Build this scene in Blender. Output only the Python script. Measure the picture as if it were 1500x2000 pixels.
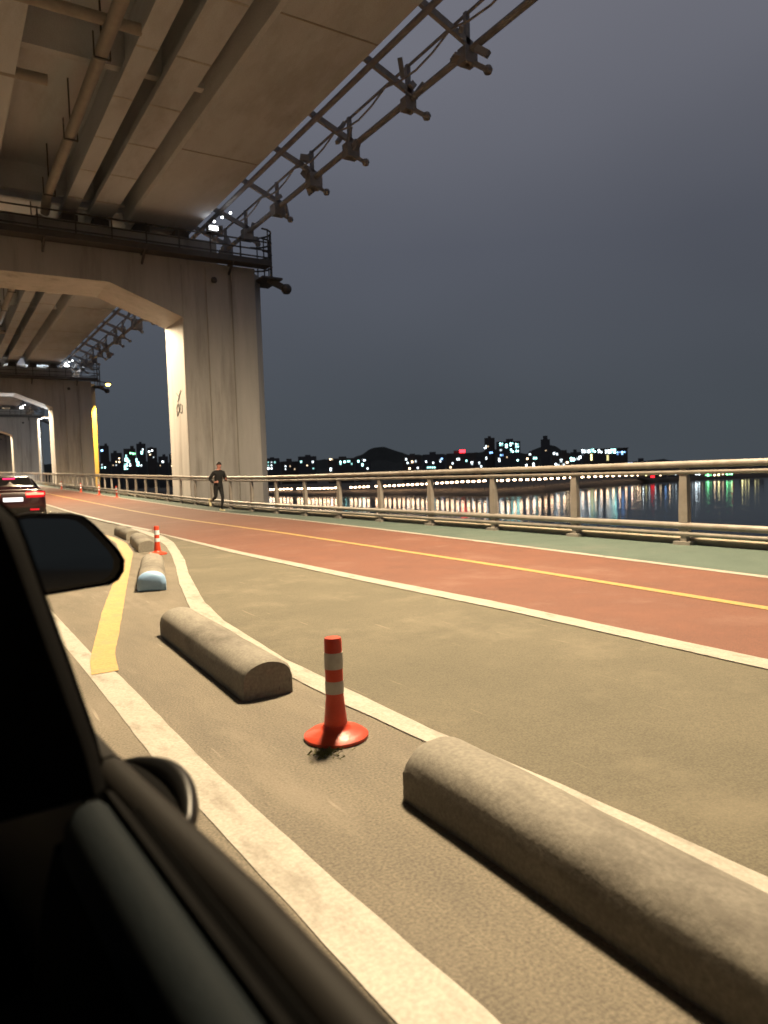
import bpy, math, random
from mathutils import Vector, Matrix, Euler, noise

R = math.radians
random.seed(7)
scene = bpy.context.scene
for o in list(bpy.data.objects):
    bpy.data.objects.remove(o)

# ------------------------------------------------------------------ camera
cam_data = bpy.data.cameras.new('camera')
cam = bpy.data.objects.new('camera', cam_data)
scene.collection.objects.link(cam)
scene.camera = cam
cam_data.sensor_fit = 'VERTICAL'
cam_data.sensor_height = 24.0
cam_data.lens = 24.0 * 1400 / 2000
cam_data.clip_start = 0.02
cam_data.clip_end = 6000
cam_data.dof.use_dof = True
cam_data.dof.focus_distance = 4.6
cam_data.dof.aperture_fstop = 2.1
cam.location = (0, 0, 1.2)
cam.rotation_mode = 'QUATERNION'
cam.rotation_quaternion = (Matrix.Rotation(R(-31.9), 3, 'Z') @ Matrix.Rotation(R(90 - 3.1), 3, 'X')
                           @ Matrix.Rotation(R(-1.85), 3, 'Z')).to_quaternion()

# ------------------------------------------------------------------ night sky (city glow on low cloud, lens veil painted in higher up)
world = bpy.data.worlds.new('World')
scene.world = world
world.use_nodes = True
wn, wl = world.node_tree.nodes, world.node_tree.links
wn.clear()
w_out = wn.new('ShaderNodeOutputWorld')
w_bg = wn.new('ShaderNodeBackground')
w_tc = wn.new('ShaderNodeTexCoord')
w_sep = wn.new('ShaderNodeSeparateXYZ')
w_ramp = wn.new('ShaderNodeValToRGB')
w_noise = wn.new('ShaderNodeTexNoise')
w_map = wn.new('ShaderNodeMapping')
w_mix = wn.new('ShaderNodeMix')
w_mix.data_type = 'RGBA'
w_mix.blend_type = 'MULTIPLY'
w_map.inputs['Scale'].default_value = (1, 1, 2.2)
w_noise.inputs['Scale'].default_value = 1.6
w_noise.inputs['Detail'].default_value = 2
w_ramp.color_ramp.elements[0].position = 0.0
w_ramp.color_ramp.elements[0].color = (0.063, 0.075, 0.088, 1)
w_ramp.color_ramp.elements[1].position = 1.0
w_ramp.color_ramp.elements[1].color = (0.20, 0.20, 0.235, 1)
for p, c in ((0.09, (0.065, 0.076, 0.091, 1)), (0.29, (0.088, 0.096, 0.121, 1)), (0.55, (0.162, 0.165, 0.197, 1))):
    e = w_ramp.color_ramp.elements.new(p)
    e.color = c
w_nr = wn.new('ShaderNodeMapRange')
w_nr.inputs['From Min'].default_value = 0.3
w_nr.inputs['From Max'].default_value = 0.7
w_nr.inputs['To Min'].default_value = 0.9
w_nr.inputs['To Max'].default_value = 1.1
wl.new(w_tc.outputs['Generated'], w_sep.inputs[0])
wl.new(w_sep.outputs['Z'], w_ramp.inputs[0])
wl.new(w_tc.outputs['Generated'], w_map.inputs[0])
wl.new(w_map.outputs[0], w_noise.inputs['Vector'])
wl.new(w_noise.outputs['Fac'], w_nr.inputs['Value'])
w_mix.inputs['Factor'].default_value = 1.0
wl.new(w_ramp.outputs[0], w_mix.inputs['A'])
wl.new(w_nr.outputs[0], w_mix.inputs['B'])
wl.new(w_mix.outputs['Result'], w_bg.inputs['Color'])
w_bg.inputs['Strength'].default_value = 1.0
wl.new(w_bg.outputs[0], w_out.inputs[0])

scene.view_settings.view_transform = 'Standard'
scene.view_settings.look = 'None'
scene.view_settings.exposure = 0.0
scene.view_settings.gamma = 1.0
scene.view_settings.use_curve_mapping = False
scene.render.engine = 'CYCLES'
scene.cycles.use_denoising = True
scene.cycles.max_bounces = 6
scene.cycles.diffuse_bounces = 4
scene.cycles.glossy_bounces = 3
scene.cycles.sample_clamp_indirect = 6.0
scene.cycles.use_light_tree = True
scene.cycles.caustics_reflective = False
scene.cycles.caustics_refractive = False

LAMP_POWER = 27500.0          # the lamps hung under the viaduct
LAMP_COL = (1.0, 0.775, 0.49)

# ------------------------------------------------------------------ helpers
def zg(y):
    "height of the ground: flat beside the car, then a gentle rise"
    if y < 20: return 0.0
    if y < 30: return 0.001 * (y - 20) ** 2
    return 0.1 + 0.02 * (y - 30)

class MB:
    def __init__(s):
        s.v = []; s.f = []; s.m = []
    def add(s, vs, fs, mi=0, M=None):
        b = len(s.v)
        for p in vs:
            s.v.append(tuple(M @ Vector(p)) if M else tuple(p))
        for q in fs:
            s.f.append(tuple(b + i for i in q)); s.m.append(mi)
        return s
    def box(s, x0, x1, y0, y1, z0, z1, mi=0, M=None):
        return s.add([(x0,y0,z0),(x1,y0,z0),(x1,y1,z0),(x0,y1,z0),(x0,y0,z1),(x1,y0,z1),(x1,y1,z1),(x0,y1,z1)],
                     [(0,3,2,1),(4,5,6,7),(0,1,5,4),(1,2,6,5),(2,3,7,6),(3,0,4,7)], mi, M)
    def bar(s, a, b, w, h=None, mi=0):
        "square bar from a to b"
        a = Vector(a); b = Vector(b); h = h or w
        d = b - a
        q = d.to_track_quat('Z', 'Y').to_matrix().to_4x4()
        M = Matrix.Translation(a) @ q
        return s.box(-w/2, w/2, -h/2, h/2, 0, d.length, mi, M)
    def tube(s, pts, r, n=10, mi=0, cap=True, flat=1.0):
        pts = [Vector(p) for p in pts]
        rs = r if isinstance(r, (list, tuple)) else [r] * len(pts)
        rings = []
        for i, p in enumerate(pts):
            d = (pts[min(i+1, len(pts)-1)] - pts[max(i-1, 0)]).normalized()
            up = Vector((0,0,1)) if abs(d.z) < 0.95 else Vector((0,1,0))
            a = d.cross(up).normalized(); b = a.cross(d).normalized()
            rings.append([p + (a * math.cos(t) + b * math.sin(t) * flat) * rs[i] for t in [2*math.pi*k/n for k in range(n)]])
        return s.loft(rings, mi, cap)
    def loft(s, rings, mi=0, cap=True, closed=True):
        n = len(rings[0]); vs = [p for rg in rings for p in rg]; fs = []
        for i in range(len(rings)-1):
            for k in range(n if closed else n-1):
                a = i*n+k; b = i*n+(k+1) % n
                fs.append((a, b, b+n, a+n))
        if cap and closed:
            fs.append(tuple(range(n-1, -1, -1))); fs.append(tuple((len(rings)-1)*n+k for k in range(n)))
        return s.add(vs, fs, mi)
    def lathe(s, prof, n=20, c=(0,0,0), mi=0):
        rings = [[(c[0]+r*math.cos(2*math.pi*k/n), c[1]+r*math.sin(2*math.pi*k/n), c[2]+z) for k in range(n)] for r, z in prof]
        return s.loft(rings, mi, True)
    def prism(s, poly, axis, a, b, mi=0):
        "poly of 2-D points extruded along axis x, y or z"
        def P(p, t):
            return {'x': (t, p[0], p[1]), 'y': (p[0], t, p[1]), 'z': (p[0], p[1], t)}[axis]
        return s.loft([[P(p, a) for p in poly], [P(p, b) for p in poly]], mi, True)
    def ball(s, c, r, n=12, mi=0, sc=(1,1,1)):
        m = n // 2
        rings = []
        for i in range(1, m):
            t = math.pi * i / m
            rings.append([(c[0]+r*sc[0]*math.sin(t)*math.cos(2*math.pi*k/n), c[1]+r*sc[1]*math.sin(t)*math.sin(2*math.pi*k/n), c[2]+r*sc[2]*math.cos(t)) for k in range(n)])
        return s.loft(rings, mi, True)

def obj(name, mb, mat, parent=None, smooth=None):
    me = bpy.data.meshes.new(name)
    me.from_pydata(mb.v, [], mb.f)
    mats = mat if isinstance(mat, (list, tuple)) else [mat]
    for m in mats: me.materials.append(m)
    if len(mats) > 1:
        me.polygons.foreach_set('material_index', mb.m)
    me.update()
    import bmesh
    bm = bmesh.new(); bm.from_mesh(me)
    bmesh.ops.recalc_face_normals(bm, faces=bm.faces)
    bm.to_mesh(me); bm.free()
    if smooth:
        me.polygons.foreach_set('use_smooth', [True] * len(me.polygons))
        me.set_sharp_from_angle(angle=R(smooth))
    o = bpy.data.objects.new(name, me)
    scene.collection.objects.link(o)
    if parent: o.parent = parent
    return o

def tag(o, label=None, cat=None, group=None, kind=None):
    if label: o['label'] = label
    if cat: o['category'] = cat
    if group: o['group'] = group
    if kind: o['kind'] = kind
    return o

def thing(name, label, cat, loc=(0,0,0), rz=0.0, group=None):
    o = bpy.data.objects.new(name, None)
    o.empty_display_size = 0.2
    scene.collection.objects.link(o)
    o.location = loc; o.rotation_euler = (0, 0, rz)
    return tag(o, label, cat, group)

def dup(o, loc=None, rz=None, label=None, parent=None):
    c = o.copy(); scene.collection.objects.link(c); c.parent = parent
    if loc: c.location = loc
    if rz is not None: c.rotation_euler = (0, 0, rz)
    if label: c['label'] = label
    for ch in list(o.children): dup(ch, parent=c)
    return c

# ------------------------------------------------------------------ materials
def mat(name, c1, c2=None, scale=8.0, rough=0.7, bump=0.0, spec=0.5, metal=0.0, stretch=(1,1,1), speck=0.0, speck_scale=140.0,
        stain=None, stain_scale=0.6, stain_amt=0.5, streak=None, coat=0.0, bump_scale=None, emit=None, emit_s=0.0):
    m = bpy.data.materials.new(name); m.use_nodes = True
    n, l = m.node_tree.nodes, m.node_tree.links
    b = n['Principled BSDF']
    b.inputs['Roughness'].default_value = rough
    b.inputs['Metallic'].default_value = metal
    b.inputs['Specular IOR Level'].default_value = spec
    b.inputs['Coat Weight'].default_value = coat
    if emit:
        b.inputs['Emission Color'].default_value = (*emit, 1); b.inputs['Emission Strength'].default_value = emit_s
    tc = n.new('ShaderNodeTexCoord'); mp = n.new('ShaderNodeMapping')
    mp.inputs['Scale'].default_value = stretch
    l.new(tc.outputs['Object'], mp.inputs[0])
    nz = n.new('ShaderNodeTexNoise'); nz.inputs['Scale'].default_value = scale; nz.inputs['Detail'].default_value = 6
    nz.inputs['Roughness'].default_value = 0.65
    l.new(mp.outputs[0], nz.inputs['Vector'])
    rp = n.new('ShaderNodeMapRange'); rp.inputs['From Min'].default_value = 0.3; rp.inputs['From Max'].default_value = 0.7
    l.new(nz.outputs['Fac'], rp.inputs['Value'])
    mx = n.new('ShaderNodeMix'); mx.data_type = 'RGBA'
    c2 = c2 or tuple(v * 0.8 for v in c1)
    mx.inputs['A'].default_value = (*c1, 1); mx.inputs['B'].default_value = (*c2, 1)
    l.new(rp.outputs[0], mx.inputs['Factor'])
    col = mx.outputs['Result']
    if speck:
        sp = n.new('ShaderNodeTexNoise'); sp.inputs['Scale'].default_value = speck_scale; sp.inputs['Detail'].default_value = 2
        l.new(tc.outputs['Object'], sp.inputs['Vector'])
        sr = n.new('ShaderNodeMapRange'); sr.inputs['From Min'].default_value = 0.3; sr.inputs['From Max'].default_value = 0.7
        sr.inputs['To Min'].default_value = 1 - speck; sr.inputs['To Max'].default_value = 1 + speck
        l.new(sp.outputs['Fac'], sr.inputs['Value'])
        mm = n.new('ShaderNodeMix'); mm.data_type = 'RGBA'; mm.blend_type = 'MULTIPLY'; mm.inputs['Factor'].default_value = 1
        l.new(col, mm.inputs['A']); l.new(sr.outputs[0], mm.inputs['B']); col = mm.outputs['Result']
    if stain:
        st = n.new('ShaderNodeTexNoise'); st.inputs['Scale'].default_value = stain_scale; st.inputs['Detail'].default_value = 8
        st.inputs['Roughness'].default_value = 0.7
        l.new(mp.outputs[0], st.inputs['Vector'])
        tr = n.new('ShaderNodeMapRange'); tr.inputs['From Min'].default_value = 0.52; tr.inputs['From Max'].default_value = 0.68
        tr.inputs['To Max'].default_value = stain_amt
        l.new(st.outputs['Fac'], tr.inputs['Value'])
        ms = n.new('ShaderNodeMix'); ms.data_type = 'RGBA'; ms.inputs['B'].default_value = (*stain, 1)
        l.new(tr.outputs[0], ms.inputs['Factor']); l.new(col, ms.inputs['A']); col = ms.outputs['Result']
    if streak:
        # short scuffs running along the road
        sm = n.new('ShaderNodeMapping'); sm.inputs['Scale'].default_value = (26, 1.6, 8)
        l.new(tc.outputs['Object'], sm.inputs[0])
        sn = n.new('ShaderNodeTexNoise'); sn.inputs['Scale'].default_value = 1.0; sn.inputs['Detail'].default_value = 3
        l.new(sm.outputs[0], sn.inputs['Vector'])
        s2 = n.new('ShaderNodeMapRange'); s2.inputs['From Min'].default_value = 0.68; s2.inputs['From Max'].default_value = 0.76; s2.inputs['To Max'].default_value = 0.55
        l.new(sn.outputs['Fac'], s2.inputs['Value'])
        mk = n.new('ShaderNodeMix'); mk.data_type = 'RGBA'; mk.inputs['B'].default_value = (*streak, 1)
        l.new(s2.outputs[0], mk.inputs['Factor']); l.new(col, mk.inputs['A']); col = mk.outputs['Result']
    l.new(col, b.inputs['Base Color'])
    if bump:
        bp = n.new('ShaderNodeBump'); bp.inputs['Strength'].default_value = bump; bp.inputs['Distance'].default_value = 0.02
        bn = n.new('ShaderNodeTexNoise'); bn.inputs['Scale'].default_value = bump_scale or scale * 4; bn.inputs['Detail'].default_value = 4
        l.new(tc.outputs['Object'], bn.inputs['Vector'])
        l.new(bn.outputs['Fac'], bp.inputs['Height']); l.new(bp.outputs[0], b.inputs['Normal'])
    return m

def glow(name, c, s):
    m = bpy.data.materials.new(name); m.use_nodes = True
    n, l = m.node_tree.nodes, m.node_tree.links
    n.clear()
    o = n.new('ShaderNodeOutputMaterial'); e = n.new('ShaderNodeEmission')
    e.inputs['Color'].default_value = (*c, 1); e.inputs['Strength'].default_value = s
    l.new(e.outputs[0], o.inputs[0])
    return m

M = {}
M['asphalt'] = mat('asphalt', (0.160, 0.138, 0.104), (0.112, 0.098, 0.076), 2.2, 0.82, 0.25, speck=0.30, speck_scale=90,
                   stain=(0.22, 0.19, 0.15), stain_scale=1.3, stain_amt=0.6, streak=(0.34, 0.30, 0.24), stretch=(1.6, 0.45, 1), bump_scale=120)
M['path'] = mat('path_asphalt', (0.122, 0.108, 0.076), (0.092, 0.083, 0.058), 1.3, 0.85, 0.3, speck=0.25, speck_scale=110,
                stain=(0.19, 0.165, 0.12), stain_scale=1.0, stain_amt=0.5, streak=(0.26, 0.22, 0.16), bump_scale=120)
M['red'] = mat('red_surfacing', (0.155, 0.062, 0.040), (0.112, 0.046, 0.031), 1.8, 0.8, 0.3, speck=0.22, speck_scale=120,
               stain=(0.23, 0.12, 0.09), stain_scale=0.9, stain_amt=0.55, bump_scale=130)
M['green'] = mat('green_surfacing', (0.080, 0.112, 0.094), (0.060, 0.088, 0.074), 1.8, 0.8, 0.3, speck=0.22, speck_scale=120,
                 stain=(0.13, 0.14, 0.12), stain_scale=0.7, stain_amt=0.4, bump_scale=130)
M['white_line'] = mat('white_road_paint', (0.37, 0.345, 0.30), (0.29, 0.27, 0.23), 6, 0.6, 0.2, speck=0.14, speck_scale=70,
                      stain=(0.16, 0.14, 0.11), stain_scale=4.5, stain_amt=0.75, stretch=(1.5, 0.6, 1))
M['yellow_line'] = mat('yellow_road_paint', (0.42, 0.275, 0.085), (0.34, 0.22, 0.075), 9, 0.6, 0.2, speck=0.15, speck_scale=70,
                       stain=(0.26, 0.19, 0.11), stain_scale=4.0, stain_amt=0.7)
M['concrete'] = mat('concrete', (0.50, 0.48, 0.46), (0.39, 0.375, 0.36), 1.1, 0.85, 0.25, speck=0.10, speck_scale=40,
                    stain=(0.24, 0.22, 0.20), stain_scale=0.8, stain_amt=0.75, stretch=(1.3, 1.3, 0.14), bump_scale=12)
M['soffit'] = mat('girder_concrete', (0.62, 0.65, 0.70), (0.50, 0.52, 0.56), 0.7, 0.85, 0.2, speck=0.10, speck_scale=30,
                  stain=(0.36, 0.36, 0.37), stain_scale=0.4, stain_amt=0.7, stretch=(1, 0.3, 1), bump_scale=12)
M['dark_steel'] = mat('dark_painted_steel', (0.085, 0.078, 0.074), (0.055, 0.050, 0.048), 6, 0.6, 0.1)
M['gantry_steel'] = mat('weathered_grey_steel', (0.30, 0.29, 0.29), (0.20, 0.19, 0.19), 3, 0.7, 0.1)
M['pale_steel'] = mat('pale_painted_steel', (0.36, 0.33, 0.29), (0.28, 0.25, 0.22), 3, 0.55, 0.1)
M['rail_steel'] = mat('railing_steel', (0.34, 0.31, 0.28), (0.25, 0.23, 0.21), 5, 0.45, 0.15, metal=0.25, stain=(0.16, 0.12, 0.09), stain_scale=3, stain_amt=0.5)
M['stop'] = mat('cast_concrete', (0.235, 0.22, 0.185), (0.165, 0.152, 0.13), 3.5, 0.85, 0.10, speck=0.16, speck_scale=60,
                stain=(0.085, 0.075, 0.062), stain_scale=2.4, stain_amt=0.75, streak=(0.06, 0.055, 0.05), stretch=(1.4, 0.5, 1), bump_scale=60)
M['blue_cap'] = mat('pale_blue_reflector', (0.27, 0.43, 0.66), (0.22, 0.37, 0.58), 10, 0.5)
M['orange'] = mat('orange_plastic', (0.60, 0.060, 0.020), (0.48, 0.042, 0.016), 14, 0.42, 0.08, stain=(0.30, 0.07, 0.04), stain_scale=6, stain_amt=0.4)
M['grey_band'] = mat('grey_reflective_band', (0.42, 0.40, 0.35), (0.33, 0.31, 0.27), 18, 0.45)
M['white_band'] = mat('white_reflective_band', (0.80, 0.88, 0.92), (0.70, 0.80, 0.86), 18, 0.4)
M['kerb'] = mat('kerb_concrete', (0.40, 0.34, 0.26), (0.30, 0.26, 0.20), 3, 0.85, 0.3, speck=0.15)
M['earth'] = mat('dark_earth', (0.11, 0.085, 0.06), (0.06, 0.05, 0.036), 0.15, 0.95)
M['city'] = mat('city_ground', (0.030, 0.030, 0.030), (0.020, 0.020, 0.021), 0.05, 0.95)
M['wood'] = mat('wooded_hill', (0.035, 0.040, 0.036), (0.022, 0.026, 0.023), 0.1, 0.95)
M['tower'] = mat('night_facade', (0.09, 0.09, 0.095), (0.06, 0.06, 0.066), 0.1, 0.9)
M['tower2'] = mat('night_facade_brown', (0.10, 0.088, 0.08), (0.06, 0.054, 0.05), 0.1, 0.9)
GLOW_COL = [('teal', (0.42, 0.95, 0.90)), ('cool', (0.80, 0.94, 1.0)), ('warm', (1.0, 0.74, 0.45)), ('red', (1.0, 0.02, 0.03)), ('blue', (0.25, 0.50, 1.0)),
            ('yellow', (0.95, 0.85, 0.38)), ('green', (0.25, 1.0, 0.40))]
GLOWS = [[glow('light_' + n, c, s) for s in (1.2, 3.5, 9.0)] for n, c in GLOW_COL]
M['bank_lamp'] = glow('promenade_lamp_glow', (1.0, 0.66, 0.40), 20)
M['car_black'] = mat('black_gloss_trim', (0.008, 0.008, 0.008), (0.006, 0.006, 0.006), 5, 0.12, coat=0.3)
M['handle'] = mat('satin_black_handle', (0.006, 0.006, 0.006), (0.005, 0.005, 0.005), 5, 0.38, spec=0.25)
M['own_paint'] = mat('dusty_dark_paint', (0.012, 0.011, 0.0098), (0.009, 0.0082, 0.0075), 3, 0.6, speck=0.05, spec=0.08)
M['rubber'] = mat('black_rubber', (0.004, 0.004, 0.004), (0.003, 0.003, 0.003), 30, 0.8, spec=0.03)
M['trim_black'] = mat('black_interior_plastic', (0.0022, 0.002, 0.002), (0.0016, 0.0016, 0.0016), 60, 0.9, bump=0.1, spec=0.05)
M['trim_grey'] = mat('grey_interior_plastic', (0.010, 0.0135, 0.016), (0.008, 0.011, 0.013), 60, 0.75, spec=0.06, bump=0.1)
M['mirror'] = mat('mirror_glass', (0.16, 0.155, 0.14), (0.155, 0.15, 0.135), 1, 0.04, metal=1.0)

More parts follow.
